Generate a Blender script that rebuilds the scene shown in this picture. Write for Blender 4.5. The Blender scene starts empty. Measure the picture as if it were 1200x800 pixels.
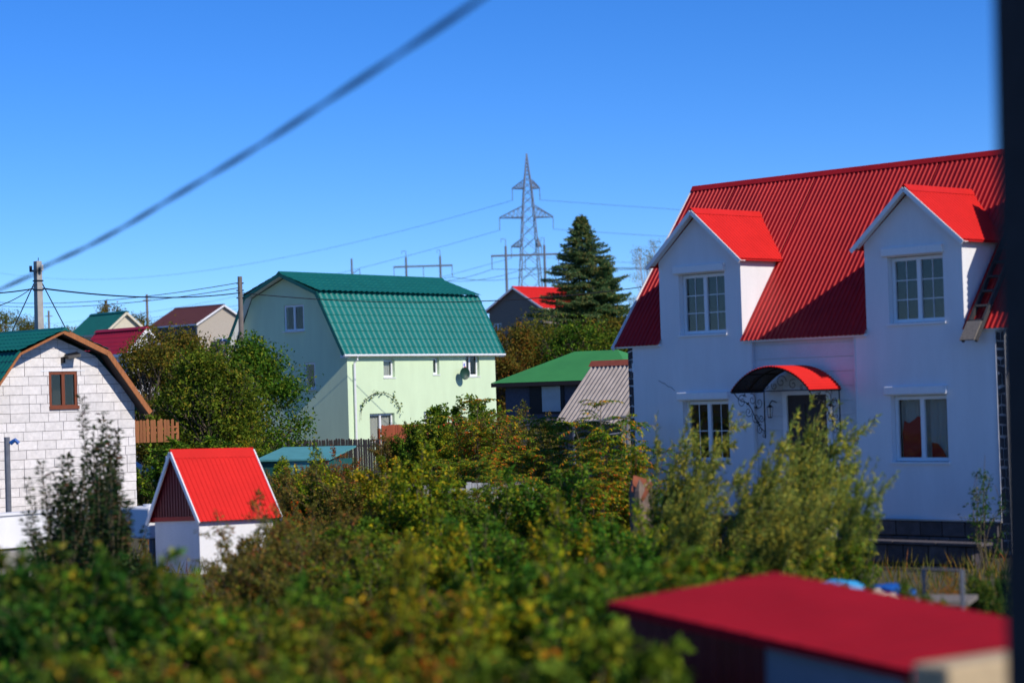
import bpy, bmesh, math, random
import numpy as np
from mathutils import Vector, Matrix
R = math.radians
sc = bpy.context.scene
col = sc.collection
# ------------------------------------------------------------------ camera
F = 2540.0; CP = R(1.41); CR = R(-1.73); CH = 3.3
cf = Vector((0, math.cos(CP), math.sin(CP))); cu0 = Vector((0, -math.sin(CP), math.cos(CP))); cx0 = Vector((1, 0, 0))
cX = cx0*math.cos(CR) + cu0*math.sin(CR); cU = cu0*math.cos(CR) - cx0*math.sin(CR)
cC = Vector((0, 0, CH))
cam_d = bpy.data.cameras.new('camera'); cam = bpy.data.objects.new('camera', cam_d); col.objects.link(cam)
m = Matrix.Identity(4)
for i in range(3): m[i][0] = cX[i]; m[i][1] = cU[i]; m[i][2] = -cf[i]; m[i][3] = cC[i]
cam.matrix_world = m
cam_d.sensor_width = 22.3; cam_d.lens = F/1200*22.3; cam_d.clip_start = .05; cam_d.clip_end = 20000
cam_d.dof.use_dof = True; cam_d.dof.focus_distance = 68; cam_d.dof.aperture_fstop = .6
sc.camera = cam
# ------------------------------------------------------------------ world, sun, exposure
SUN = Vector((.718, -.697, 0)).normalized(); SEL = R(36.5)
w = bpy.data.worlds.new('World'); sc.world = w; w.use_nodes = True
nt = w.node_tree; nt.nodes.clear()
sky = nt.nodes.new('ShaderNodeTexSky'); sky.sky_type = 'NISHITA'; sky.sun_disc = False
sky.sun_elevation = SEL; sky.sun_rotation = math.atan2(SUN.x, SUN.y)
sky.air_density = .7; sky.dust_density = 0; sky.ozone_density = 10; sky.altitude = 100
hs = nt.nodes.new('ShaderNodeHueSaturation'); hs.inputs['Saturation'].default_value = 1.14; hs.inputs['Hue'].default_value = .508
bg = nt.nodes.new('ShaderNodeBackground'); bg.inputs['Strength'].default_value = .15
wo = nt.nodes.new('ShaderNodeOutputWorld')
nt.links.new(sky.outputs[0], hs.inputs['Color']); nt.links.new(hs.outputs[0], bg.inputs[0]); nt.links.new(bg.outputs[0], wo.inputs[0])
sd = bpy.data.lights.new('sun', 'SUN'); sd.energy = 4.2; sd.angle = R(.5); sd.color = (1, .93, .82)
so = bpy.data.objects.new('sun', sd); col.objects.link(so)
sv = Vector((SUN.x*math.cos(SEL), SUN.y*math.cos(SEL), math.sin(SEL)))
so.rotation_euler = sv.to_track_quat('Z', 'Y').to_euler()
sc.view_settings.view_transform = 'Standard'; sc.view_settings.look = 'None'; sc.view_settings.exposure = 0; sc.view_settings.gamma = 1
sc.render.resolution_x = 1024; sc.render.resolution_y = 682
sc.cycles.max_bounces = 6; sc.cycles.transparent_max_bounces = 8

# ------------------------------------------------------------------ helpers: pixels of the 1200x800 photograph -> points
def ray(px, py): return cX*((px-600)/F) - cU*((py-400)/F) + cf
def atY(px, py, Y): d = ray(px, py); return cC + d*(Y/d.y)
def atZ(px, py, z): d = ray(px, py); return cC + d*((z-CH)/d.z)
def smooth(a, b, t): t = max(0, min(1, (t-a)/(b-a))); return t*t*(3-2*t)
def gz(x, y): return 8.4*smooth(104, 216, y) + 1.2*smooth(216, 500, y)

# ------------------------------------------------------------------ materials
MATS = {}
def mat(name, c, rough=.7, var=.12, scale=6, bump=0, bscale=40, metal=0, stretch=(1, 1, 1), c2=None, spec=.4, coat=0):
    if name in MATS: return MATS[name]
    m = bpy.data.materials.new(name); m.use_nodes = True; n = m.node_tree; b = n.nodes['Principled BSDF']
    b.inputs['Roughness'].default_value = rough; b.inputs['Metallic'].default_value = metal; b.inputs['Specular IOR Level'].default_value = spec
    b.inputs['Coat Weight'].default_value = coat
    tc = n.nodes.new('ShaderNodeTexCoord'); mp = n.nodes.new('ShaderNodeMapping'); mp.inputs['Scale'].default_value = stretch
    n.links.new(tc.outputs['Object'], mp.inputs[0])
    nz = n.nodes.new('ShaderNodeTexNoise'); nz.inputs['Scale'].default_value = scale; nz.inputs['Detail'].default_value = 6; nz.inputs['Roughness'].default_value = .65
    n.links.new(mp.outputs[0], nz.inputs['Vector'])
    rp = n.nodes.new('ShaderNodeValToRGB'); rp.color_ramp.elements[0].position = .3; rp.color_ramp.elements[1].position = .7
    a = c2 if c2 else tuple(v*(1-var) for v in c); e = c if c2 else tuple(min(1, v*(1+var)) for v in c)
    rp.color_ramp.elements[0].color = (*a, 1); rp.color_ramp.elements[1].color = (*e, 1)
    n.links.new(nz.outputs[0], rp.inputs[0])
    oi = n.nodes.new('ShaderNodeObjectInfo'); mr = n.nodes.new('ShaderNodeMapRange')
    mr.inputs['To Min'].default_value = 1-var*.8; mr.inputs['To Max'].default_value = 1+var*.4
    n.links.new(oi.outputs['Random'], mr.inputs[0])
    mx = n.nodes.new('ShaderNodeMix'); mx.data_type = 'RGBA'; mx.blend_type = 'MULTIPLY'; mx.inputs[0].default_value = 1
    ng = n.nodes.new('ShaderNodeTexNoise'); ng.inputs['Scale'].default_value = 55; ng.inputs['Detail'].default_value = 3; n.links.new(tc.outputs['Object'], ng.inputs['Vector'])
    mg = n.nodes.new('ShaderNodeMapRange'); mg.inputs['From Min'].default_value = .3; mg.inputs['From Max'].default_value = .7; mg.inputs['To Min'].default_value = .93; mg.inputs['To Max'].default_value = 1.05; n.links.new(ng.outputs[0], mg.inputs[0])
    m0 = n.nodes.new('ShaderNodeMix'); m0.data_type = 'RGBA'; m0.blend_type = 'MULTIPLY'; m0.inputs[0].default_value = 1; n.links.new(rp.outputs[0], m0.inputs[6]); n.links.new(mg.outputs[0], m0.inputs[7])
    n.links.new(m0.outputs[2], mx.inputs[6]); n.links.new(mr.outputs[0], mx.inputs[7]); n.links.new(mx.outputs[2], b.inputs['Base Color'])
    if bump:
        n2 = n.nodes.new('ShaderNodeTexNoise'); n2.inputs['Scale'].default_value = bscale; n2.inputs['Detail'].default_value = 4
        n.links.new(mp.outputs[0], n2.inputs['Vector'])
        bp = n.nodes.new('ShaderNodeBump'); bp.inputs['Strength'].default_value = bump; bp.inputs['Distance'].default_value = .02
        n.links.new(n2.outputs[0], bp.inputs['Height']); n.links.new(bp.outputs[0], b.inputs['Normal'])
    MATS[name] = m; return m
def leafmat(name, cols, trans=.42, rough=.55, gain=1.8):
    m = bpy.data.materials.new(name); m.use_nodes = True; n = m.node_tree; b = n.nodes['Principled BSDF']; out = n.nodes['Material Output']
    b.inputs['Roughness'].default_value = max(rough,.6); b.inputs['Specular IOR Level'].default_value = .10
    g = n.nodes.new('ShaderNodeNewGeometry'); rp = n.nodes.new('ShaderNodeValToRGB'); rp.color_ramp.interpolation = 'LINEAR'
    tc = n.nodes.new('ShaderNodeTexCoord'); nz = n.nodes.new('ShaderNodeTexNoise'); nz.inputs['Scale'].default_value = 1.3; nz.inputs['Detail'].default_value = 2
    n.links.new(tc.outputs['Object'], nz.inputs['Vector'])
    mm = n.nodes.new('ShaderNodeMath'); mm.operation = 'MULTIPLY_ADD'; mm.inputs[1].default_value = .9; mm.inputs[2].default_value = -.45
    n.links.new(nz.outputs[0], mm.inputs[0])
    ad = n.nodes.new('ShaderNodeMath'); ad.operation = 'ADD'; ad.use_clamp = True
    n.links.new(g.outputs['Random Per Island'], ad.inputs[0]); n.links.new(mm.outputs[0], ad.inputs[1])
    els = rp.color_ramp.elements
    while len(els) < len(cols): els.new(.5)
    cols = [(wt, tuple(min(.75, v*gain) for v in c)) for wt, c in cols]
    tot = sum(wt for wt, _ in cols); acc = 0
    for e, (wt, c) in zip(els, cols): e.position = (acc+wt*.5)/tot; e.color = (*c, 1); acc += wt
    n.links.new(ad.outputs[0], rp.inputs[0])
    oi = n.nodes.new('ShaderNodeObjectInfo'); hv = n.nodes.new('ShaderNodeHueSaturation')
    mr = n.nodes.new('ShaderNodeMapRange'); mr.inputs['To Min'].default_value = .47; mr.inputs['To Max'].default_value = .53; n.links.new(oi.outputs['Random'], mr.inputs[0])
    n.links.new(mr.outputs[0], hv.inputs['Hue']); n.links.new(rp.outputs[0], hv.inputs['Color'])
    n.links.new(hv.outputs[0], b.inputs['Base Color'])
    t = n.nodes.new('ShaderNodeBsdfTranslucent'); n.links.new(hv.outputs[0], t.inputs[0])
    ms = n.nodes.new('ShaderNodeMixShader'); ms.inputs[0].default_value = trans
    n.links.new(b.outputs[0], ms.inputs[1]); n.links.new(t.outputs[0], ms.inputs[2]); n.links.new(ms.outputs[0], out.inputs['Surface'])
    return m
def glassmat():
    m = bpy.data.materials.new('window_glass'); m.use_nodes = True; n = m.node_tree; n.nodes.clear()
    o = n.nodes.new('ShaderNodeOutputMaterial'); g = n.nodes.new('ShaderNodeBsdfGlossy'); g.inputs['Roughness'].default_value = .03
    t = n.nodes.new('ShaderNodeBsdfTransparent'); t.inputs[0].default_value = (.90, .92, .91, 1)
    ge = n.nodes.new('ShaderNodeNewGeometry'); dt = n.nodes.new('ShaderNodeVectorMath'); dt.operation = 'DOT_PRODUCT'
    n.links.new(ge.outputs['Incoming'], dt.inputs[0]); n.links.new(ge.outputs['Normal'], dt.inputs[1])
    def mth(op, a, b=None, cl=False):
        q = n.nodes.new('ShaderNodeMath'); q.operation = op; q.use_clamp = cl
        for i, v in enumerate((a, b)):
            if v is None: continue
            if isinstance(v, (int, float)): q.inputs[i].default_value = v
            else: n.links.new(v, q.inputs[i])
        return q.outputs[0]
    fz = mth('ADD', mth('MULTIPLY', mth('POWER', mth('SUBTRACT', 1, mth('ABSOLUTE', dt.outputs['Value'])), 5), .96), .04, True)
    ms = n.nodes.new('ShaderNodeMixShader'); n.links.new(fz, ms.inputs[0]); n.links.new(t.outputs[0], ms.inputs[1]); n.links.new(g.outputs[0], ms.inputs[2]); n.links.new(ms.outputs[0], o.inputs[0])
    return m
GLASS = glassmat()
WHITE = mat('white_render', (.80, .80, .82), .85, .05, 1.6, stretch=(1.5,1.5,.3))
SIDING = mat('white_siding', (.66, .67, .70), .6, .05, 3)
PVC = mat('white_pvc', (.82, .82, .83), .35, .02)
REDROOF = mat('red_roof_metal', (.52, .018, .018), .45, .10, 1.2, .06, 12, spec=.22, c2=(.38, .010, .012))
REDLIGHT = mat('scarlet_roof_metal', (.66, .022, .018), .6, .07, 2, .05, 12, spec=.12)
CRIMSON = mat('crimson_roof_metal', (.33, .008, .016), .8, .12, 1.5, spec=.08)
MAROON = mat('maroon_metal', (.16, .010, .014), .6, .12, 2)
TEAL = mat('teal_tile_metal', (.006, .17, .145), .38, .10, 1.0, .05, 10, spec=.5)
TEALD = mat('dark_teal_tile_metal', (.006, .12, .10), .45, .12, 1.5, .05, 10)
GREENR = mat('green_roof_metal', (.055, .27, .06), .5, .10, 1.0, .04, 8)
MINT = mat('pale_green_render', (.64, .78, .52), .88, .05, 1.1, stretch=(1.5,1.5,.4))
WOODG = mat('weathered_grey_wood', (.21, .18, .15), .9, .3, 5, .3, 30, stretch=(6, 6, 1))
WOODO = mat('orange_brown_wood', (.36, .13, .045), .75, .22, 4, .2, 30, stretch=(6, 6, 1))
WOODR = mat('red_brown_fence_paint', (.33, .075, .03), .7, .2, 4, .2, 30, stretch=(6, 6, 1))
WOODD = mat('dark_wood', (.040, .040, .044), .85, .35, 7, .6, 25, stretch=(5, 5, 1))
BARK = mat('bark', (.13, .10, .07), .95, .3, 8, .5, 30, stretch=(3, 3, .6))
STEM = mat('shrub_stem', (.13, .10, .055), .9, .3, 8)
BLOCKM = mat('white_aerated_block', (.80, .755, .73), .92, .12, 8, .35, 120)
MORTAR = mat('mortar', (.34, .31, .29), .95, .1, 10)
STONE = mat('dark_stone', (.055, .045, .05), .8, .35, 6, .5, 20)
STONEJ = mat('white_stone_joint', (.6, .6, .62), .9, .08, 10)
PLINTH = mat('plinth_stone', (.10, .085, .085), .85, .3, 5, .5, 20)
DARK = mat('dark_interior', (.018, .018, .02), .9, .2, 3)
DOORM = mat('dark_brown_door', (.028, .018, .016), .5, .15, 4)
IRON = mat('black_iron', (.012, .012, .014), .45, .2, 8, metal=.3)
CONC = mat('concrete', (.36, .34, .31), .9, .15, 6, .3, 40)
WOODPOLE = mat('grey_pole_wood', (.20, .17, .15), .9, .25, 6, .3, 30, stretch=(4, 4, .5))
CABLE = mat('black_cable', (.012, .014, .02), .6, .1)
WIRE = mat('grey_wire', (.10, .11, .13), .5, .1, metal=.4)
STEEL = mat('galvanised_steel', (.16, .17, .20), .55, .2, 6, metal=.3)
CURT = mat('pale_curtain', (.50, .49, .45), .9, .08, 20, stretch=(8, 8, .4))
REDCL = mat('red_cloth', (.42, .012, .016), .9, .12, 4)
BROWNR = mat('brown_roof_metal', (.085, .022, .02), .55, .12, 2)
CREAM = mat('cream_render', (.66, .60, .46), .9, .06, 3)
GREYBR = mat('pale_brick', (.50, .44, .36), .92, .2, 9, .3, 40)
DGREY = mat('dark_grey_render', (.12, .12, .14), .9, .12, 5)
ASB = mat('asbestos_sheet', (.43, .37, .33), .95, .18, 3, .3, 30)
TARP = mat('light_blue_tarp', (.05, .38, .70), .5, .12, 5)
TARPD = mat('deep_blue_tarp', (.012, .10, .38), .5, .12, 5)
SACK = mat('pale_sack', (.55, .48, .38), .9, .15, 6, .3, 30)
CARP = mat('silver_car_paint', (.55, .60, .66), .25, .03, 2, coat=.6, metal=.2)
RUBBER = mat('rubber', (.015, .015, .016), .8, .1)
LAMPG = mat('lamp_lens', (.55, .55, .52), .2, .05)
TEALP = mat('turquoise_paint', (.10, .33, .33), .6, .1, 3)
TEALW = mat('deep_turquoise_paint', (.015, .11, .10), .6, .15, 3)
BEIGE = mat('beige_board', (.52, .39, .23), .9, .12, 9, .3, 50)
BRICKO = mat('orange_brick', (.42, .14, .06), .9, .15, 8)

# ------------------------------------------------------------------ mesh builders
class MB:
    def __init__(s): s.v = []; s.f = []
    def add(s, vs, fs):
        o = len(s.v); s.v += [tuple(v) for v in vs]; s.f += [tuple(i+o for i in f) for f in fs]; return s
    def box(s, x0, x1, y0, y1, z0, z1):
        return s.add([(x0,y0,z0),(x1,y0,z0),(x1,y1,z0),(x0,y1,z0),(x0,y0,z1),(x1,y0,z1),(x1,y1,z1),(x0,y1,z1)],
                     [(0,3,2,1),(4,5,6,7),(0,1,5,4),(1,2,6,5),(2,3,7,6),(3,0,4,7)])
    def prism(s, poly, y0, y1):                  # poly in (x,z), extruded in y
        n = len(poly)
        a = sum(poly[i][0]*poly[(i+1)%n][1]-poly[(i+1)%n][0]*poly[i][1] for i in range(n))
        if a < 0: poly = poly[::-1]
        return s.add([(x,y0,z) for x,z in poly]+[(x,y1,z) for x,z in poly],
              [tuple(range(n)), tuple(range(2*n-1,n-1,-1))]+[(i,i+n,(i+1)%n+n,(i+1)%n) for i in range(n)])
    def beam(s, a, b, wd, ht, up=(0,0,1)):       # rectangular bar from a to b
        a = Vector(a); b = Vector(b); d = (b-a).normalized(); up = Vector(up)
        sx = d.cross(up); sx = sx.normalized() if sx.length > 1e-5 else Vector((1,0,0)); uz = sx.cross(d).normalized()
        vs = []
        for p in (a, b):
            for i, j in ((-1,-1),(1,-1),(1,1),(-1,1)): vs.append(p + sx*(i*wd/2) + uz*(j*ht/2))
        return s.add(vs, [(0,1,2,3),(7,6,5,4),(0,4,5,1),(1,5,6,2),(2,6,7,3),(3,7,4,0)])
    def tube(s, pts, r, n=6, r2=None, cap=True):
        pts = [Vector(p) for p in pts]; k = len(pts); vs = []; fs = []
        for i, p in enumerate(pts):
            d = (pts[min(i+1,k-1)]-pts[max(i-1,0)]).normalized()
            a = d.orthogonal().normalized() if abs(d.z) > .99 else d.cross(Vector((0,0,1))).normalized()
            b = d.cross(a); rr = r if r2 is None else r+(r2-r)*i/max(1,k-1)
            for j in range(n):
                t = 2*math.pi*j/n; vs.append(p + (a*math.cos(t)+b*math.sin(t))*rr)
        for i in range(k-1):
            for j in range(n): fs.append((i*n+j, i*n+(j+1)%n, (i+1)*n+(j+1)%n, (i+1)*n+j))
        if cap: fs.append(tuple(range(n-1,-1,-1))); fs.append(tuple((k-1)*n+j for j in range(n)))
        return s.add(vs, fs)
    def disc(s, c, r0, r1, y0, y1, n=20):        # ring/cylinder about y axis
        vs = []; fs = []
        for j in range(n):
            t = 2*math.pi*j/n; vs.append((c[0]+r1*math.cos(t), y0, c[1]+r1*math.sin(t)))
        for j in range(n):
            t = 2*math.pi*j/n; vs.append((c[0]+r1*math.cos(t), y1, c[1]+r1*math.sin(t)))
        fs = [(j,(j+1)%n,(j+1)%n+n,j+n) for j in range(n)] + [tuple(range(n-1,-1,-1)), tuple(range(n,2*n))]
        return s.add(vs, fs)
    def mesh(s, name, m, xf=None, smooth_=False):
        me = bpy.data.meshes.new(name)
        if xf is not None and xf.to_3x3().determinant() < 0: s.f = [f[::-1] for f in s.f]
        vs = s.v if xf is None else [tuple(xf @ Vector(v)) for v in s.v]
        me.from_pydata(vs, [], s.f); me.materials.append(m)
        if smooth_: me.polygons.foreach_set('use_smooth', [True]*len(me.polygons))
        me.update(); return me
    def build(s, name, m, parent=None, xf=None, smooth_=False, bevel=0):
        o = bpy.data.objects.new(name, s.mesh(name, m, xf, smooth_)); col.objects.link(o); o.parent = parent
        if bevel:
            b = o.modifiers.new('bevel', 'BEVEL'); b.width = bevel; b.segments = 2; b.limit_method = 'ANGLE'
        return o
def obj(name, me, parent=None):
    o = bpy.data.objects.new(name, me); col.objects.link(o); o.parent = parent; return o
def tag(o, label, cat, group=None):
    o['label'] = label; o['category'] = cat
    if group: o['group'] = group
    return o
def thing(name, label, cat, loc=(0,0,0), rz=0, group=None):
    o = bpy.data.objects.new(name, None); col.objects.link(o); o.location = loc; o.rotation_euler = (0,0,rz)
    return tag(o, label, cat, group)
def copy_tree(o, parent=None):
    c = o.copy(); col.objects.link(c); c.parent = parent
    for ch in list(o.children): copy_tree(ch, c)
    return c
def clip(poly, outline):                        # Sutherland-Hodgman, outline convex counter-clockwise
    out = poly
    for i in range(len(outline)):
        a = outline[i]; b = outline[(i+1)%len(outline)]
        def side(p): return (b[0]-a[0])*(p[1]-a[1])-(b[1]-a[1])*(p[0]-a[0])
        inp = out; out = []
        for j in range(len(inp)):
            p = inp[j]; q = inp[(j+1)%len(inp)]; sp = side(p); sq = side(q)
            if sp >= 0: out.append(p)
            if (sp >= 0) != (sq >= 0):
                t = sp/(sp-sq); out.append((p[0]+(q[0]-p[0])*t, p[1]+(q[1]-p[1])*t))
        if len(out) < 3: return []
    return out
def wall(mb, outline, y0, y1, holes=()):        # flat wall with rectangular openings and reveals
    bm = bmesh.new(); f = bm.faces.new([bm.verts.new((x, y0, z)) for x, z in outline])
    for (a, b, c, d) in holes:
        for co, no in (((a,0,0),(1,0,0)),((b,0,0),(1,0,0)),((0,0,c),(0,0,1)),((0,0,d),(0,0,1))):
            bmesh.ops.bisect_plane(bm, geom=bm.verts[:]+bm.edges[:]+bm.faces[:], plane_co=co, plane_no=no)
    dl = [f for f in bm.faces if any(a < f.calc_center_median().x < b and c < f.calc_center_median().z < d for a, b, c, d in holes)]
    if dl: bmesh.ops.delete(bm, geom=dl, context='FACES')
    r = bmesh.ops.extrude_face_region(bm, geom=bm.faces[:])
    for e in r['geom']:
        if isinstance(e, bmesh.types.BMVert): e.co.y = y1
    bmesh.ops.recalc_face_normals(bm, faces=bm.faces[:])
    bm.verts.index_update(); mb.add([v.co.copy() for v in bm.verts], [tuple(v.index for v in f.verts) for f in bm.faces]); bm.free()
def window(parent, xf, x0, x1, z0, z1, y, split=.5, bars=0, sill=True, box=False, curtain=None, fm=None, deep=.5, fw=.07, room=True):
    """frame + panes set in an opening; y is the frame's front in wall space"""
    fm = fm or PVC; mb = MB(); d = .06
    mb.box(x0,x0+fw,y,y+d,z0,z1); mb.box(x1-fw,x1,y,y+d,z0,z1); mb.box(x0+fw,x1-fw,y,y+d,z0,z0+fw); mb.box(x0+fw,x1-fw,y,y+d,z1-fw,z1)
    xs = [x0+fw, x1-fw]
    if split:
        xm = x0+(x1-x0)*split; mb.box(xm-fw*.65,xm+fw*.65,y-.008,y+d-.008,z0+fw,z1-fw); xs = [x0+fw, xm-fw*.65, xm+fw*.65, x1-fw]
    wnd = mb.build('window', fm, parent, xf)
    for i in range(0, len(xs), 2):
        MB().box(xs[i]-.01,xs[i+1]+.01,y+.028,y+.036,z0+fw-.01,z1-fw+.01).build('pane', GLASS, wnd, xf)
        if bars:
            g = MB(); xa, xb = xs[i], xs[i+1]; xc = (xa+xb)/2
            nb = bars if i == 0 or bars < 3 else bars
            for k in range(1, nb): zz = z0+fw+(z1-z0-2*fw)*k/nb; g.box(xa,xb,y+.022,y+.027,zz-.009,zz+.009)
            if bars > 1: g.box(xc-.008,xc+.008,y+.0215,y+.0265,z0+fw,z1-fw)
            g.build('glazing_bar', fm, wnd, xf)
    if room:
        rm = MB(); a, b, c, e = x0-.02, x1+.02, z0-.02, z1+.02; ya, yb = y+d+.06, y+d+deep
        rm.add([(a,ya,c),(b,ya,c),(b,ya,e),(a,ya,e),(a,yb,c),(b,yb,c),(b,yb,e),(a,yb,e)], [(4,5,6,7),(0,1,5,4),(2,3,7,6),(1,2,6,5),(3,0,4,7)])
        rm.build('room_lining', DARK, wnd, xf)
    if sill: MB().box(x0-.06,x1+.05,y-.17,y+.02,z0-.055,z0-.015).build('sill', PVC, wnd, xf)
    if box: MB().prism([(0,0)]*0 or [(x0-.12,z1+.03),(x1+.04,z1+.03),(x1+.04,z1+.2),(x0-.12,z1+.2)], y-.21, y-.02).build('shutter_box', PVC, wnd, xf, bevel=.02)
    if curtain:
        cm = MB(); xa, xb = curtain; nn = 40; vs = []; 
        for i in range(nn+1):
            x = xa+(xb-xa)*i/nn; yy = y+.14+.018*math.sin(i*1.3)+.01*math.sin(i*2.9)
            vs += [(x,yy,z0+.03),(x,yy,z1-.03)]
        cm.add(vs, [(2*i,2*i+2,2*i+3,2*i+1) for i in range(nn)]); cm.build('curtain', CURT, wnd, xf)
    return wnd
def ribbed(u0, u1, lo, hi, period=.15, amp=.022, steps=0, stepamp=.018, duty=.32, sine=False, start=None):
    """profiled sheet between lo=(v,z) and hi=(v,z), ribs running up the slope; start(u)->fraction where the sheet begins"""
    mb = MB(); us = []; n = max(1, int(round((u1-u0)/period))); p = (u1-u0)/n
    for i in range(n):
        a = u0+i*p
        if sine: us += [(a+p*k/6, amp*(.5-.5*math.cos(2*math.pi*k/6))) for k in range(6)]
        else: us += [(a,0),(a+p*(1-duty)*.85,0),(a+p*(1-duty),amp),(a+p*.93,amp)]
    us.append((u1, 0))
    dv = hi[0]-lo[0]; dz = hi[1]-lo[1]; L = math.hypot(dv, dz); nv, nz_ = (-dz/L, dv/L)
    if nz_ < 0: nv, nz_ = -nv, -nz_
    rows = [(0,0),(1,0)] if not steps else sum([[(k/steps, stepamp),((k+.93)/steps, .004)] for k in range(steps)], [])+[(1,.0)]
    nr = len(rows); vs = []; fs = []
    for u, h in us:
        s0 = start(u) if start else 0
        for t, hh in rows:
            tt = s0+(1-s0)*t; vs.append((u, lo[0]+dv*tt+nv*(h+hh), lo[1]+dz*tt+nz_*(h+hh)))
    for i in range(len(us)-1):
        for k in range(nr-1): fs.append((i*nr+k,(i+1)*nr+k,(i+1)*nr+k+1,i*nr+k+1))
    return mb.add(vs, fs)
def catenary(a, b, sag, n=24):
    a = Vector(a); b = Vector(b)
    return [a.lerp(b, i/n) - Vector((0,0,sag*4*(i/n)*(1-i/n))) for i in range(n+1)]
I4 = Matrix.Identity(4)
def swapXY(x=0): # wall space (a, depth, z) -> house space where the wall runs along +y and faces -x
    return Matrix(((0,1,0,x),(1,0,0,0),(0,0,1,0),(0,0,0,1)))

# ================================================================== ground
def ground():
    ys = [-60,-30,-10]+list(range(0,104,8))+list(range(104,224,6))+[240,300,400,500,800,1500,3000,6000]
    xs = [-3000,-1200,-500,-250,-150,-100]+list(range(-80,81,8))+[100,150,250,500,1200,3000]
    rnd = random.Random(2); vs = []; 
    for y in ys:
        for x in xs: vs.append((x, y, gz(x,y)+(rnd.uniform(-.05,.05) if abs(x) < 90 and y < 104 else 0) - (.04 if y < 104 else 0)))
    nx = len(xs); fs = [(j*nx+i,j*nx+i+1,(j+1)*nx+i+1,(j+1)*nx+i) for j in range(len(ys)-1) for i in range(nx-1)]
    mb = MB(); mb.add(vs, fs)
    o = mb.build('ground', mat('garden_soil_and_grass', (.085,.085,.03), .95, .2, .5, .6, 8, c2=(.07,.05,.03)), smooth_=True); o['kind'] = 'structure'
ground()

# ================================================================== white house with red roof and wall dormers
HA = R(-46.2)
P = atY(741, 404, 48)
hs_ = thing('white_house', 'two-storey white rendered house with red ribbed roof, two wall dormers and arched door canopy', 'house', (P.x, P.y, 0), HA)
EV, EZ, RV, RZ = -.10, 4.29, 2.72, 7.95                    # eave and ridge in (depth, height)
HW = 9.42; C1, C2 = 2.02, 7.58; DW = 1.16; DE = 6.1
sl = (RZ-EZ)/(RV-EV)
wb = MB()
lw1 = (1.43,2.73,1.75,3.05); lw2 = (6.94,8.27,1.75,3.05); uw1 = (1.43,2.73,4.48,5.78); uw2 = (6.98,8.29,4.48,5.79)
wall(wb, [(0,.6),(3.4,.6),(3.4,4.39),(0,4.39)], 0, .25, [lw1]); wall(wb, [(6.12,.6),(HW,.6),(HW,4.39),(6.12,4.39)], 0, .25, [lw2])
wall(wb, [(C1-DW,4.39),(C1+DW,4.39),(C1+DW,DE),(C1,7.06),(C1-DW,DE)], 0, .2, [uw1]); wall(wb, [(C2-DW,4.39),(C2+DW,4.39),(C2+DW,DE),(C2,7.06),(C2-DW,DE)], 0, .2, [uw2])
D2 = 2*RV
wb.prism([(3.4,.6),(6.12,.6),(6.12,4.39),(3.4,4.39)], .10, .25)
for x0 in (.0, HW-.25):
    wb.add([(x0,.25,.6),(x0,D2-.1,.6),(x0,D2-.1,4.3),(x0,RV,7.85),(x0,.25,4.62),(x0+.25,.25,.6),(x0+.25,D2-.1,.6),(x0+.25,D2-.1,4.3),(x0+.25,RV,7.85),(x0+.25,.25,4.62)],
           [(0,1,2,3,4),(9,8,7,6,5),(1,6,7,2),(0,5,6,1)])
wb.box(.25,HW-.25,D2-.35,D2-.1,.6,4.3)
wb.build('wall', WHITE, hs_)
# dormer cheeks
for c in (C1, C2):
    for s in (-1, 1):
        x = c+s*DW; q = MB(); xo = x-s*.14; yb = (DE-EZ)/sl+EV; y0 = .2; zb0 = EZ+(y0-EV)*sl
        q.add([(x-s*.003,.2,zb0-.35),(x-s*.003,yb,DE-.02),(x-s*.003,.2,DE-.02),(xo,.2,zb0-.35),(xo,yb,DE-.02),(xo,.2,DE-.02)], [(0,1,2),(5,4,3),(0,3,4,1),(1,4,5,2),(2,5,3,0)])
        q.build('dormer_cheek', WHITE, hs_)
# main roof
DS = .86
def zdorm(u):
    z = 0
    for c in (C1, C2):
        if abs(u-c) < DW-.02: z = max(z, 7.13-abs(u-c)*DS)
    return z
def st(u):
    z = zdorm(u); return 0 if z == 0 else max(0, min(.98, (z-.05-EZ)/(RZ-EZ)))
U0, U1 = -.46, HW+.46
segs = [(U0, C1-DW-.005), (C1-DW+.02, C1+DW-.02), (C1+DW+.005, C2-DW-.005), (C2-DW+.02, C2+DW-.02), (C2+DW+.005, U1)]
allr = MB()
for a, b in segs:
    r_ = ribbed(a, b, (EV,EZ), (RV,RZ), .118, .019, start=st); allr.add(r_.v, r_.f)
rf = allr.build('roof', REDROOF, hs_)
ribbed(U0, U1, (D2-EV,EZ), (RV,RZ), .118, .019).build('back_roof_slope', REDROOF, hs_)
MB().prism([(RV-.08,RZ-.06),(RV,RZ+.06),(RV+.08,RZ-.06),(RV,RZ+.02)], U0-.02, U1+.02).build('ridge_cap', REDROOF, rf, Matrix(((0,1,0,0),(1,0,0,0),(0,0,1,0),(0,0,0,1))))
for x in (U0-.03, U1+.03):
    b_ = MB(); b_.beam((x,EV-.03,EZ-.05),(x,RV,RZ-.06),.03,.09); b_.beam((x,D2-EV+.03,EZ-.05),(x,RV,RZ-.06),.03,.09); b_.build('barge_board', PVC, hs_)
for a, b in ((U0+.01,C1-DW-.01),(C1+DW+.01,C2-DW-.01),(C2+DW+.01,U1-.01)):
    MB().box(a,b,EV+.035,-.004,EZ-.035,EZ+.02).build('soffit', PVC, hs_)
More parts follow.
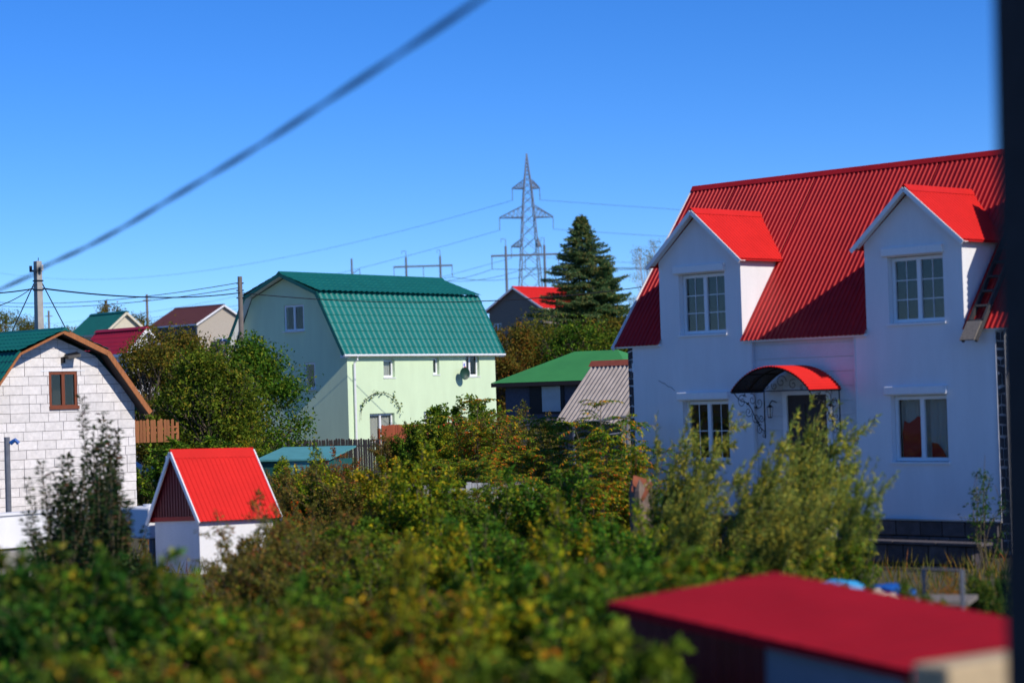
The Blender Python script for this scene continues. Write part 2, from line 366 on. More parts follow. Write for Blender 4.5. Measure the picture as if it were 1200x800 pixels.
# dormer roofs
for c in (C1, C2):
    e = 1.32; zt = 7.16; ze = zt-e*DS; fy = -.2
    for s in (-1, 1):
        mb = MB(); n = 18; L = math.hypot(e, e*DS); nx_, nz_ = s*DS/math.hypot(1,DS), 1/math.hypot(1,DS); vs = []; fs = []; k = 0
        yback_r = (zt-EZ)/sl+EV+.1; yback_e = (ze-EZ)/sl+EV+.1; yy = fy; per = .11
        cols = []
        while yy < yback_r: cols += [(yy,0),(yy+per*.62,0),(yy+per*.72,.012),(yy+per*.92,.012)]; yy += per
        for y_, h in cols:
            # from ridge down; the sheet is cut along the valley
            f0 = 0; f1 = 1
            if y_ > yback_e: f1 = max(.02, 1-(y_-yback_e)/(yback_r-yback_e))
            for f_ in (f0, f1): vs.append((c+s*e*f_+nx_*h, y_, zt-e*DS*f_+nz_*h))
        fs = [(2*i,2*i+1,2*i+3,2*i+2) for i in range(len(cols)-1)]
        mb.add(vs, fs); dr = mb.build('dormer_roof', REDLIGHT, hs_)
        MB().beam((c-s*.0,fy-.015,zt-.06),(c+s*(e+.01),fy-.015,ze-.07),.03,.085).build('barge_board', PVC, dr)
        MB().beam((c+s*(e-.03),fy,ze-.02),(c+s*(e-.03),yback_e-.05,ze-.02),.03,.05).build('eave_trim', REDROOF, dr)
        sf = MB(); sf.add([(c,fy,zt-.05),(c+s*e,fy,ze-.05),(c+s*e,.0,ze-.05),(c,.0,zt-.05)], [(0,1,2,3)]); sf.build('soffit', PVC, dr)
        if s > 0: MB().prism([(c-.14,zt-.1),(c,zt+.035),(c+.14,zt-.1),(c,zt+.01)], fy-.01, yback_r-.02).build('ridge_cap', REDLIGHT, dr)
# windows
for hole, kw in ((lw1, dict(bars=2)), (lw2, dict(curtain=(7.0,8.24))), (uw1, dict(bars=3)), (uw2, dict(bars=3))):
    window(hs_, I4, hole[0]+.01, hole[1]-.01, hole[2]+.01, hole[3]-.01, .13, .5, box=True, deep=.75, **kw)
# red cloth hung over a chair behind the lower window
pts = [(7.06,1.83),(7.58,1.83),(7.62,1.95),(7.6,2.5),(7.55,2.62),(7.42,2.64),(7.35,2.58),(7.2,2.5),(7.1,2.55),(7.05,2.3)]
rc = MB().prism(pts, .215, .24).build('red_cloth', REDCL); rc.location = hs_.location; rc.rotation_euler = hs_.rotation_euler
tag(rc, 'red cloth hanging behind the left pane of the lower window with curtains', 'cloth')
rc = MB().prism([(7.74,1.83),(8.06,1.83),(7.98,1.98),(7.86,2.1),(7.74,2.12)], .215, .24).build('red_cloth', REDCL); rc.location = hs_.location; rc.rotation_euler = hs_.rotation_euler
tag(rc, 'smaller red cloth low behind the right pane of the curtained window', 'cloth')
# siding in the door bay, each board a part
dx0, dx1, dz0, dz1 = 4.28, 5.32, .72, 3.12
k = 0; z = .62; bh = .297
while z < 4.3:
    z2 = min(z+bh-.012, 4.28)
    runs = [(3.41,6.11)] if z >= dz1+.1 else [(3.41,dx0-.12),(dx1+.12,6.11)]
    for a, b in runs: MB().box(a,b,.065,.10,z,z2).build('siding_board', SIDING, hs_)
    z += bh
MB().box(3.40,3.44,-.012,.06,.6,4.28).build('corner_trim', SIDING, hs_); MB().box(6.08,6.12,-.012,.06,.6,4.28).build('corner_trim', SIDING, hs_)
dr = MB().box(dx0,dx1,.075,.12,dz0,dz1).build('door', DOORM, hs_)
dd = MB()
for (a,b,c,d) in ((.14,.46,.2,1.0),(.58,.90,.2,1.0),(.14,.46,1.15,2.2),(.58,.90,1.15,2.2)): dd.box(dx0+a,dx0+b,.062,.076,dz0+c,dz0+d)
dd.build('door_panel', DOORM, dr, bevel=.008)
MB().tube([(dx1-.1,.06,1.72),(dx1-.1,.02,1.72),(dx1-.24,.02,1.72)],.012).build('handle', STEEL, dr)
fr = MB(); fr.box(dx0-.11,dx0,.03,.11,dz0,dz1+.1); fr.box(dx1,dx1+.11,.03,.11,dz0,dz1+.1); fr.box(dx0,dx1,.03,.11,dz1,dz1+.1); fr.build('door_frame', PVC, hs_)
# stone pilasters at the corners, irregular stones
rnd = random.Random(5)
for x0, x1 in ((-.17,-.005),(HW+.005,HW+.17)):
    pl = MB().box(x0,x1,.03,.30,.0,4.27).build('pilaster', STONEJ, hs_)
    z = .05
    while z < 4.2:
        h = rnd.uniform(.13,.24); t = rnd.uniform(-.03,.03); sp = x0+(x1-x0)*rnd.uniform(.35,.65)
        for (a,b,t0,t1) in ((x0,sp,0,t),(sp,x1,t,0)) if rnd.random() < .55 else ((x0,x1,t,-t),):
            g = .011; q = [(a+g,z+g+t0),(b-g,z+g+t1),(b-g,z+h-g+t1+rnd.uniform(-.02,0)),(a+g,z+h-g+t0+rnd.uniform(-.02,0))]
            MB().prism(q,.012+rnd.uniform(0,.008),.035).build('stone', STONE, pl)
        z += h+.005
# plinth with stone blocks
plm = MB().box(0,HW,.05,D2-.15,-.2,.6).build('plinth', PLINTH, hs_)
for row in range(2):
    x = .02 - row*.2
    while x < HW:
        l = rnd.uniform(.35,.6); a, b = max(.0,x), min(HW,x+l)
        if b-a > .08: MB().box(a+.008,b-.008,-.03-rnd.uniform(0,.02),.05,row*.3+.01,row*.3+.29).build('stone_block', PLINTH, plm, bevel=.015)
        x += l
MB().box(-.02,HW+.02,-.07,-.001,.6,.63).build('plinth_ledge', CONC, hs_)
st_ = MB(); st_.box(4.0,5.6,-1.0,-.08,-.05,.36); st_.box(4.0,5.6,-.7,-.08,.36,.54); st_.build('door_step', CONC, hs_)
# arched canopy with scroll brackets
cx, cwid, cd = 4.72, 1.04, 1.05; cz = 3.22; rise = .50
rad = (cwid**2+rise**2)/(2*rise); amax = math.asin(cwid/rad)
can = MB(); vs = []; n = 64
for i in range(n+1):
    a = -amax+2*amax*i/n; rr = rad+.012*math.cos(i*math.pi)
    for y_ in (-cd, -.01): vs.append((cx+rr*math.sin(a), y_, cz+rise-rad+rr*math.cos(a)))
can.add(vs, [(2*i,2*i+2,2*i+3,2*i+1) for i in range(n)]); cano = can.build('door_canopy', REDLIGHT, hs_)
un = MB(); n = 24; un.add([v for i in range(n+1) for v in [(cx+(rad-.022)*math.sin(-amax+2*amax*i/n), y_, cz+rise-rad+(rad-.022)*math.cos(-amax+2*amax*i/n)) for y_ in (-cd+.005,-.01)]], [(2*i,2*i+2,2*i+3,2*i+1) for i in range(n)]); un.build('canopy_shade_sheet', DOORM, cano)  # dark sheet added so the hollow under the arch looks shaded
arc = lambda y_, dr_=.03: [(cx+(rad-dr_)*math.sin(-amax+2*amax*i/20), y_, cz+rise-rad+(rad-dr_)*math.cos(-amax+2*amax*i/20)) for i in range(21)]
fm = MB()
for y_ in (-cd+.02, -.5, -.04): fm.tube(arc(y_), .014, 5)
for i in (0, 5, 10, 15, 20): p0 = arc(-cd+.02)[i]; fm.tube([p0,(p0[0],-.03,p0[2])], .012, 5)
fm.tube([(cx-cwid,-cd+.02,cz),(cx+cwid,-cd+.02,cz)], .01, 5)
fm.build('canopy_frame', IRON, cano)
def spiral(y0, z0, r0, turns, a0, sgn, x):
    return [(x, y0+r0*(1-t*.85)*math.cos(a0+sgn*t*turns*6.283), z0+r0*(1-t*.85)*math.sin(a0+sgn*t*turns*6.283)) for t in [i/28 for i in range(29)]]
for x in (cx-cwid+.06, cx+cwid-.06):
    b_ = MB(); b_.tube([(x,-.03,cz),(x,-.03,cz-.98)], .014, 5); b_.tube([(x,-.03,cz),(x,-cd+.04,cz)], .012, 5)
    b_.tube([(x,-cd+.05-.0+(cd-.1)*t, cz-.02-.82*t**1.35-.06*math.sin(t*9.4)) for t in [i/24 for i in range(25)]], .010, 5)
    for (yy, zz, r0, tu, a0, sg) in ((-.75,-.20,.14,1.4,1.2,1),(-.42,-.17,.13,1.3,2,-1),(-.55,-.42,.12,1.4,.5,-1),(-.2,-.24,.13,1.3,3,1),(-.32,-.55,.12,1.4,2.4,1),(-.14,-.56,.09,1.3,0,-1),(-.20,-.80,.11,1.4,1,1),(-.09,-.92,.06,1.2,2,-1)):
        b_.tube(spiral(yy, cz+zz, r0, tu, a0, sg, x), .008, 4)
    for (yy, zz) in ((-.55,-.28),(-.3,-.36),(-.66,-.1),(-.24,-.68)):
        for k in range(5):
            a = k*1.2566; b_.add([(x-.006,yy,cz+zz),(x+.008,yy+.045*math.cos(a-.3),cz+zz+.045*math.sin(a-.3)),(x-.006,yy+.075*math.cos(a),cz+zz+.075*math.sin(a)),(x-.012,yy+.045*math.cos(a+.3),cz+zz+.045*math.sin(a+.3))],[(0,1,2,3)])
    b_.build('scroll_bracket', IRON, cano)
for s in (-1,1):
    for (xx, zz, r0, a0) in ((.3,.18,.14,0),(.6,.12,.11,1),(.12,.1,.08,2.5),(.82,.05,.05,1)):
        MB().tube([(cx+s*xx+ (q[1])*s, -cd+.02, cz+zz+q[2]) for q in spiral(0,0,r0,1.3,a0,1,0)], .007, 4).build('scroll', IRON, cano)
for x in (4.0, 5.58):
    l_ = MB(); l_.tube([(x,.05,2.98),(x,-.1,3.02),(x,-.17,2.95),(x,-.17,2.88)], .012, 5)
    l_.add([(x-.05,-.22,2.88),(x+.05,-.22,2.88),(x+.05,-.12,2.88),(x-.05,-.12,2.88),(x,-.17,2.95)], [(0,1,4),(1,2,4),(2,3,4),(3,0,4),(0,3,2,1)])
    for i,j in ((-1,-1),(1,-1),(1,1),(-1,1)): l_.tube([(x+i*.045,-.17+j*.045,2.88),(x+i*.028,-.17+j*.028,2.68)], .005, 4)
    l_.box(x-.03,x+.03,-.2,-.14,2.66,2.68)
    lan = l_.build('wall_lantern', IRON, hs_); MB().tube([(x,-.17,2.69),(x,-.17,2.87)], .022, 8).build('lamp_glass', LAMPG, lan)
MB().tube([(.75,-.001,3.52),(.86,-.001,3.46),(.93,-.001,3.45),(1.02,-.001,3.38),(1.12,-.001,3.36),(1.22,-.001,3.28)],.006,4).build('wall_crack', DGREY, hs_)
MB().box(.0,.035,-.03,-.002,3.72,3.92).build('cable_box', PVC, hs_)
# taller end wing beyond the corner, hidden by the post from here
wg = MB(); wg.add([(9.78,.35,0),(9.78,2.9,0),(9.78,2.9,6.05),(9.78,1.62,8.0),(9.78,.35,6.05),(13,.35,0),(13,2.9,0),(13,2.9,6.05),(13,1.62,8.0),(13,.35,6.05)],
       [(0,1,2,3,4),(9,8,7,6,5),(0,4,9,5),(1,6,7,2)]); wgo = wg.build('end_wing', WHITE, hs_)
ribbed(9.70,13.3,(.2,6.1),(1.62,8.13),.155,.03).build('wing_roof_slope', REDROOF, wgo); ribbed(9.70,13.3,(3.04,6.1),(1.62,8.13),.155,.03).build('wing_roof_slope', REDROOF, wgo)
# wooden roof ladder lying on the slope over the eave
ld = thing('roof_ladder', 'weathered wooden roof ladder lying on red slope, its end sticking out over the eave', 'ladder', hs_.location, HA)
ds = Vector((0, RV-EV, RZ-EZ)).normalized(); nn_ = Vector((0,-ds.z,ds.y))
base = Vector((9.08, EV, EZ)) - ds*.34 + nn_*.075
for o_ in (-.15, .15): MB().beam(base+Vector((o_,0,0)), base+Vector((o_,0,0))+ds*4.4, .05, .09, nn_).build('rail', WOODD, ld)  # rails and rungs: shade on the ladder put into the dark wood colour
for k in range(12): p_ = base+ds*(.1+.36*k)+nn_*.03; MB().beam(p_-Vector((.17,0,0)), p_+Vector((.17,0,0)), .05, .03, nn_).build('rung', WOODD, ld)
MB().beam(base+nn_*.06-ds*.03, base+nn_*.06+ds*.42, .33, .025, nn_).build('end_board', WOODG, ld)

# ================================================================== pale green house with teal gambrel roof
P = atY(406.5, 418, 100); GAa = R(53.3)
gh = thing('green_house', 'pale green rendered house with teal gambrel roof and small windows', 'house', (P.x, P.y, 0), GAa)
GL, GW = 11.3, 7.3
gout = [(0,0),(GW,0),(GW,5.45),(GW-1.42,8.26),(GW/2,9.16),(1.42,8.26),(0,5.45)]
gwin = [(2.59,3.86,6.6,7.84),(1.98,2.68,3.84,5.1)]
wm = MB(); wall(wm, gout, 0, .3, gwin); g1 = wm.build('gable_wall', MINT, gh, swapXY(0))
lwin = [(2.6,3.42,4.30,5.15),(6.32,6.80,4.40,5.22),(8.9,10.0,4.28,5.42),(1.5,3.3,1.25,2.62),(5.5,6.1,2.0,2.63)]
lm = MB(); wall(lm, [(.3,0),(GL-.3,0),(GL-.3,5.45),(.3,5.45)], 0, .3, lwin); lm.build('wall', MINT, gh)
bm_ = MB(); wall(bm_, gout, 0, .3); bm_.build('gable_wall', MINT, gh, swapXY(GL-.3))
MB().box(.3,GL-.3,GW-.3,GW,0,5.45).build('wall', MINT, gh)
for (a,b,c,d) in gwin: window(gh, swapXY(0), a+.01, b-.01, c+.01, d-.01, .05, .5 if b-a > .75 else 0, deep=.8, fw=.09)
for i, (a,b,c,d) in enumerate(lwin):
    window(gh, I4, a+.01, b-.01, c+.01, d-.01, .14, (0,0,.42,.5,.5)[i], sill=(i != 3), deep=.8, fw=.09, curtain=(a+.05,b-.05) if i in (0,3) else None)
ov = .5
xz = Matrix(((1,0,0,0),(0,1,0,0),(0,0,1,0),(0,0,0,1)))
ribbed(-ov, GL+ov, (-.22,5.36), (1.30,8.38), .385, .055, steps=8, stepamp=.03, sine=True).build('tiled_roof_slope', TEAL, gh)
ribbed(-ov, GL+ov, (GW+.22,5.36), (GW-1.30,8.38), .385, .055, steps=8, stepamp=.03, sine=True).build('tiled_roof_slope', TEAL, gh)
ribbed(-ov, GL+ov, (1.05,8.37), (GW/2,9.34), .385, .045, steps=6, stepamp=.02, sine=True).build('upper_roof_slope', TEALD, gh)  # flatter slopes: their dimness at grazing view is painted in as darker teal
ribbed(-ov, GL+ov, (GW-1.05,8.37), (GW/2,9.34), .385, .045, steps=6, stepamp=.02, sine=True).build('upper_roof_slope', TEALD, gh)
MB().prism([(GW/2-.2,9.27),(GW/2,9.44),(GW/2+.2,9.27),(GW/2,9.3)], -ov-.02, GL+ov+.02).build('ridge_cap', TEALD, gh, swapXY(0))
for xx in (-ov, GL):        # lined soffit under each verge and its dark edge board
    for side in (0, 1):
        f_ = (lambda y: y) if side == 0 else (lambda y: GW-y)
        for (a, b) in (((-.2,5.36),(1.40,8.29)),((1.40,8.29),(GW/2,9.22))):
            q = MB(); q.add([(xx+.03,f_(a[0]),a[1]),(xx+ov,f_(a[0]),a[1]),(xx+ov,f_(b[0]),b[1]),(xx+.03,f_(b[0]),b[1])],[(0,1,2,3)]); q.build('soffit', PVC, gh)
            MB().beam((xx+(.0 if xx < 0 else ov),f_(a[0]-.03),a[1]+.0),(xx+(.0 if xx < 0 else ov),f_(b[0]),b[1]+.05),.04,.16).build('verge_board', TEALD, gh)
        MB().box(xx+.03,xx+ov,f_(0)-.2 if side==0 else f_(0)+.0,f_(0) if side == 0 else f_(0)+.2,5.24,5.37).build('eave_box', PVC, gh)
MB().box(.0,GL+ov,-.2,-.004,5.28,5.34).build('soffit', PVC, gh)
MB().tube([(-ov,-.27,5.34),(GL+ov,-.27,5.34)],.055,8).build('gutter', PVC, gh)
MB().tube([(.46,-.27,5.3),(.46,-.25,5.14),(.40,-.1,4.98),(.40,-.09,.3)],.055,8).build('downpipe', PVC, gh)
sg = MB().box(8.62,8.9,-.03,-.005,4.52,5.02).build('paper_sign', mat('paper', (.8,.8,.8), .8, .02), gh)
MB().box(8.68,8.78,-.036,-.03,4.78,4.92).build('blue_mark', mat('blue_ink', (.05,.12,.5), .8, .02), sg); MB().box(8.72,8.86,-.036,-.03,4.66,4.77).build('red_mark', mat('red_ink', (.6,.08,.1), .8, .02), sg)
# satellite dish, a thing of its own on the wall
M_g = Matrix.Translation(gh.location) @ Matrix.Rotation(GAa, 4, 'Z')
dp = M_g @ Vector((8.28,-.42,4.42))
dish = thing('satellite_dish', 'dark green satellite dish fixed to the pale green wall beside the window', 'dish', dp, GAa-R(20))
q = MB(); vs = [(0,.09,0)]; fs = []
for k in range(1,5):
    for j in range(24):
        t = j*6.283/24; vs.append((.29*k/4*math.cos(t), .09-.09*(k/4)**2, .31*k/4*math.sin(t)))
for j in range(24): fs.append((0,1+j,1+(j+1)%24))
for k in range(3):
    for j in range(24): fs.append((1+k*24+j,1+(k+1)*24+j,1+(k+1)*24+(j+1)%24,1+k*24+(j+1)%24))
q.add(vs, fs); q.build('reflector', mat('dark_green_enamel', (.012,.055,.035), .5, .1), dish, smooth_=True)
MB().tube([(0,.1,-.1),(0,.35,-.1),(0,.35,.1)],.02,6).build('bracket', IRON, dish)
MB().tube([(0,0,-.3),(0,-.25,-.08),(0,-.28,-.05)],.012,5).build('feed_arm', IRON, dish)

# ================================================================== white block house with teal gambrel roof
P = atY(158, 465, 60); BA = R(45); BW = 4.24
B0 = Vector((P.x, P.y, 0)) - Vector((math.cos(BA), math.sin(BA), 0))*BW
bh_ = thing('block_house', 'small house of white aerated blocks with teal gambrel roof and brown verge boards', 'house', B0, BA)
CB = 1.73; bo = [(-.78,0),(BW,0),(BW,3.44),(CB+1.27,4.70),(CB,5.22),(CB-1.27,4.70),(-.78,3.44)]
bwin = (1.50,2.40,3.31,4.30)
q = MB(); wall(q, bo, .05, .3, [bwin]); mw = q.build('gable_wall', MORTAR, bh_)
rnd = random.Random(11); course = .2445; L = .585; r_i = 0; z = .02
while z < 5.2:
    x = -.78-rnd.choice((.1,.3,.4,.22))
    while x < BW:
        l = L if rnd.random() > .10 else rnd.choice((.22,.35)); g = .007
        poly = clip([(x+g,z+g),(x+l-g,z+g),(x+l-g,z+course-g),(x+g,z+course-g)], bo)
        if len(poly) >= 3:
            parts = [poly]; a, b, c, d = bwin
            if any(True for _ in [0]) and min(p[0] for p in poly) < b and max(p[0] for p in poly) > a and z+course > c and z < d:
                parts = []
                for o_ in ([(-9,-9),(a,-9),(a,9),(-9,9)], [(b,-9),(9,-9),(9,9),(b,9)]):
                    t = clip(poly, o_)
                    if len(t) >= 3: parts.append(t)
                for o_ in ([(a,-9),(b,-9),(b,c),(a,c)], [(a,d),(b,d),(b,9),(a,9)]):
                    t = clip(poly, o_)
                    if len(t) >= 3: parts.append(t)
            for pt in parts:
                ar = abs(sum(pt[i][0]*pt[(i+1)%len(pt)][1]-pt[(i+1)%len(pt)][0]*pt[i][1] for i in range(len(pt))))/2
                if ar > .004: MB().prism(pt, .03+rnd.uniform(-.006,.006), .052).build('block', BLOCKM, mw)
        x += l
    z += course
MB().box(bwin[0]-.25,bwin[1]+.25,.018,.05,bwin[3],bwin[3]+.035).build('lintel', WHITE, bh_)
MB().box(BW-.3,BW-.001,.3,7,0,3.4).build('wall', BLOCKM, bh_); MB().box(-.779,-.48,.3,7,0,3.4).build('wall', BLOCKM, bh_)
q = MB(); wall(q, bo, 7, 7.3); q.build('gable_wall', BLOCKM, bh_)
RWOOD = mat('red_brown_window_wood', (.22,.06,.025), .5, .2, 5, .1, stretch=(3,3,.5))
window(bh_, I4, bwin[0]+.01,bwin[1]-.01,bwin[2]+.01,bwin[3]-.01,.04,.5,fm=RWOOD,sill=False,fw=.075,deep=.5)
MB().box(bwin[0]-.01,bwin[1]+.02,-.02,.1,bwin[2]-.03,bwin[2]+.06).build('sill', RWOOD, bh_)
cxb = CB
pe, pk_, pr = (CB-2.72,3.18), (CB-1.36,4.84), (CB,5.40)      # eave tip, knee, ridge (left side), mirrored on the right
mir = lambda p: (2*CB-p[0], p[1])
fy, by = -.45, 7.7
for f_, nm in ((lambda p: p, 0), (mir, 1)):
    a, b, c = f_(pe), f_(pk_), f_(pr)
    S = Matrix(((0,1,0,0),(1,0,0,0),(0,0,1,0),(0,0,0,1)))
    ribbed(fy, by, a, b, .19, .03, steps=6, stepamp=.025, sine=True).build('tiled_roof_slope', TEALD, bh_, S)
    ribbed(fy, by, (b[0]-(.1 if nm == 0 else -.1), b[1]-.0), c, .19, .03, steps=5, stepamp=.025, sine=True).build('upper_roof_slope', TEALD, bh_, S)
    for (s0, s1) in ((a,b),(b,c)):
        MB().beam((s0[0],fy+.02,s0[1]-.07),(s1[0],fy+.02,s1[1]-.05),.035,.14 if nm else .06).build('verge_board', WOODO, bh_)
        q = MB(); q.add([(s0[0],fy+.03,s0[1]-.10),(s0[0],.03,s0[1]-.10),(s1[0],.03,s1[1]-.08),(s1[0],fy+.03,s1[1]-.08)],[(0,1,2,3)]); q.build('soffit', DOORM, bh_)
MB().prism([(cxb-.15,5.34),(cxb,5.47),(cxb+.15,5.34),(cxb,5.38)], fy-.02, by).build('ridge_cap', TEALD, bh_)
M_b = Matrix.Translation(B0) @ Matrix.Rotation(BA, 4, 'Z')
fl = thing('floodlight', 'black floodlight on a bracket under the peak of the block gable', 'lamp', M_b @ Vector((2.02,.03,4.62)), BA)
MB().box(-.13,-.05,-.10,0,-.10,.06).build('mount', IRON, fl)
q = MB(); q.add([(-.1,-.34,.0),(.26,-.40,.06),(.30,-.10,.12),(-.06,-.06,.06),(-.1,-.32,.09),(.26,-.38,.14),(.30,-.12,.20),(-.06,-.08,.14)],[(0,3,2,1),(4,5,6,7),(0,1,5,4),(1,2,6,5),(2,3,7,6),(3,0,4,7)]); q.build('lamp_head', IRON, fl)
q = MB(); q.add([(-.06,-.33,-.006),(.24,-.385,.045),(.26,-.13,.1),(-.04,-.09,.05)],[(0,1,2,3)]); q.build('lens', LAMPG, fl)
pp = atY(8, 512, 56); pz = pp.z
po = thing('pipe_post', 'grey steel pipe post with a blue rag in front of the block gable', 'post', (pp.x, pp.y, 0))
MB().tube([(0,0,0),(0,0,pz)],.075,10).build('pipe', STEEL, po); MB().tube([(.09,0,pz-.16),(.22,-.02,pz-.08),(.3,0,pz-.17)],.06,6).build('rag', TARPD, po)

# ================================================================== smaller buildings
def simple_house(name, label, loc, rz, W, D, wz, rise, wallm, roofm, trim=PVC, ovh=.35, cat='house', per=.3, steps=0, gm=None, wins=(), group=None):
    """gable on local y=0 (x 0..W), ridge along +y"""
    t = thing(name, label, cat, loc, rz, group); q = MB()
    wall(q, [(0,-1),(W,-1),(W,wz),(W/2,wz+rise),(0,wz)], 0, .25, [w_[:4] for w_ in wins]); q.build('gable_wall', gm or wallm, t)
    MB().box(.002,.25,.25,D-.25,-1,wz).build('wall', wallm, t); MB().box(W-.25,W-.002,.25,D-.25,-1,wz).build('wall', wallm, t)
    q = MB(); wall(q, [(0,-1),(W,-1),(W,wz),(W/2,wz+rise),(0,wz)], D-.25, D); q.build('gable_wall', wallm, t)
    S = Matrix(((0,1,0,0),(1,0,0,0),(0,0,1,0),(0,0,0,1))); k = rise/(W/2)
    for e, sgn in ((-ovh,1),(W+ovh,-1)):
        ribbed(-ovh, D+ovh, (e, wz-ovh*k+.06), (W/2, wz+rise+.06), per, .03, steps=steps, sine=bool(steps)).build('roof_slope', roofm, t, S)
        MB().beam((e,-ovh,wz-ovh*k-.03),(W/2,-ovh,wz+rise-.03),.04,.16).build('barge_board', trim, t)
        MB().beam((e,-ovh,wz-ovh*k-.0),(e,D+ovh,wz-ovh*k-.0),.05,.14).build('fascia', trim, t)
    MB().prism([(W/2-.18,wz+rise+.0),(W/2,wz+rise+.14),(W/2+.18,wz+rise),(W/2,wz+rise+.05)], -ovh-.02, D+ovh).build('ridge_cap', roofm, t)
    for w_ in wins: window(t, I4, w_[0]+.01, w_[1]-.01, w_[2]+.01, w_[3]-.01, .05, .5, fm=trim, deep=.6, sill=False)
    return t
def gz_(p): return gz(p.x, p.y)
# gable plane runs right-and-away (faces the sun) at angle a; the right gable foot is at pixel (px,py)
def sunny_house(name, label, px, py, Y, W, D, wz_drop, rise, *a, ang=45, **k):
    p = atY(px, py, Y); d = Vector((math.cos(R(ang)), math.sin(R(ang)), 0)); g = p.z-wz_drop
    return simple_house(name, label, (p.x, p.y, g), R(ang), W, D, wz_drop, rise, *a, **k), p
# brown-roofed house on the rise: (230.6,377.5) is the near eave corner
hb, p = sunny_house('brick_house', 'pale brick house with dark brown metal roof standing on the rise behind trees', 231, 378, 215, 6.3, 7.6, 3.4, 1.75, DGREY, BROWNR, gm=GREYBR, wins=[(2.3,3.9,1.0,1.9)])
lean = MB(); lean.box(1.6,5.6,-1.6,-.02,.2,1.55); lo = lean.build('lean_to', DGREY, hb); MB().beam((1.5,-1.75,1.62),(5.8,-1.75,1.62),.1,.08).build('lean_to_roof_edge', TARPD, hb)
for i in range(16): MB().box(1.6+i*.25,1.82+i*.25,-1.68,-1.63,.2,1.25).build('plank', WOODG, hb)
sunny_house('cream_house', 'small cream house with dark teal roof behind the red-roofed one', 122.5, 389, 150, 3.3, 4.6, 3.0, 1.35, CREAM, TEALD, ovh=.25, ang=40, trim=CREAM, wins=[(1.1,2.1,.9,1.75)])
sunny_house('red_roofed_house', 'white house with crimson tiled roof half hidden by trees behind the block house', 150, 411, 105, 2.0, 4.3, 4.2, 1.05, WHITE, mat('crimson_tile_metal', (.34,.012,.03), .5, .1, 2), steps=6, per=.25, ovh=.2, ang=42)
# wooden house with red roof behind the spruce: gable faces the camera's left
p = atY(573, 362, 205); rz = R(-40)
simple_house('wooden_house', 'grey wooden house with bright red roof on the rise beside the spruce', (p.x,p.y,p.z-3.4), rz, 6.6, 8, 3.3, 1.95, WOODG, REDLIGHT, trim=PVC, ovh=.4, wins=[(.5,1.5,.8,2.0)])
# hip-roofed shed-house
p0 = atY(592, 446, 84); ha = R(-30); 
hh = thing('hip_roofed_house', 'low dark brick house with bright green hipped metal roof', 'house', (p0.x, p0.y, 0), ha)
HX, HD, hz, hr = 5.4, 5.0, 3.85, 1.08
MB().box(0,HX,0,HD,0,hz).build('wall', mat('dark_blue_brick', (.10,.10,.13), .9, .25, 12, .3, 40), hh)
o_ = .42; q = MB(); q.add([(-o_,-o_,hz-.08),(HX+o_,-o_,hz-.08),(HX+o_,HD+o_,hz-.08),(-o_,HD+o_,hz-.08),(1.75,HD/2,hz+hr),(HX-1.75,HD/2,hz+hr)],[(0,1,5,4),(1,2,5),(2,3,4,5),(3,0,4),(3,2,1,0)]); q.build('hipped_roof', GREENR, hh)
q = MB(); q.box(-o_+.02,HX+o_-.02,-o_+.005,-o_+.03,hz-.24,hz-.085); q.build('fascia', DOORM, hh)
for x in (1.55, 3.6):
    fw_ = MB().box(x-.45,x+1.05,-.06,-.002,2.55,3.66).build('window', DOORM, hh); MB().box(x+.1,x+.9,-.075,-.061,2.62,3.58).build('pane', mat('curtained_pane', (.42,.46,.48), .2, .1, 3), fw_)
# asbestos-roofed shed
p0 = atY(697, 427, 64); ra = R(-46.2)
aw = thing('corrugated_shed', 'shed with grey corrugated asbestos roof and rusty ridge strip beside stone pilaster', 'shed', (p0.x, p0.y, 0), ra)
zt = p0.z; ribbed(-.1, 2.6, (-1.75, zt-1.75), (0, zt), .17, .055, sine=True).build('corrugated_roof', ASB, aw)
ribbed(-.1, 2.6, (1.75, zt-1.75), (0, zt), .13, .035, sine=True).build('corrugated_roof', ASB, aw)
q = MB(); q.prism([(-.14,zt-.06),(0,zt+.11),(.14,zt-.06),(0,zt+.05)], -.14, 2.64); q.build('ridge_strip', mat('rust_red_metal', (.33,.075,.04), .8, .15, 6), aw, Matrix(((0,1,0,0),(1,0,0,0),(0,0,1,0),(0,0,0,1))))
q = MB(); q.add([(0,-1.6,0),(0,1.6,0),(0,1.6,zt-1.7),(0,0,zt-.1),(0,-1.6,zt-1.7)],[(0,1,2,3,4)]); q.add([(2.5,-1.6,0),(2.5,1.6,0),(2.5,1.6,zt-1.7),(2.5,0,zt-.1),(2.5,-1.6,zt-1.7)],[(4,3,2,1,0)]); q.box(0.01,2.49,-1.6,-1.55,0,zt-1.75); q.build('wall', WOODG, aw)
# pump house with red roof
p0 = atY(177, 606, 44); wa = R(-46)
ph = thing('pump_house', 'small white garden pump house with scarlet gable roof and white verge trim', 'shed', (p0.x, p0.y, 0), wa)
ph.rotation_euler = (R(-1.2), R(-2.2), wa)
W_, D_, wz, rs = 1.62, 1.95, 1.0, 1.28
wl = MB(); wl.prism([(.05,-.3),(W_-.05,-.3),(W_-.05,wz),(.05,wz)], .06, D_-.06); wl.build('wall', WHITE, ph)
ribx = MB(); n = 17
for i in range(n):
    a = i*W_/n; b = a+W_/n*.62; h_ = lambda x: wz+.05+max(0,(1-abs(x-W_/2)/(W_/2)))*rs-.03
    ribx.prism([(a,wz+.02),(b,wz+.02),(b,h_(b)),(a,h_(a))], .028, .06)
ribx.prism([(0,wz+.02),(W_,wz+.02),(W_/2,wz+rs)], .06, D_-.04); ribx.build('gable_cladding', mat('dark_red_metal', (.20,.014,.016), .55, .1, 3), ph)
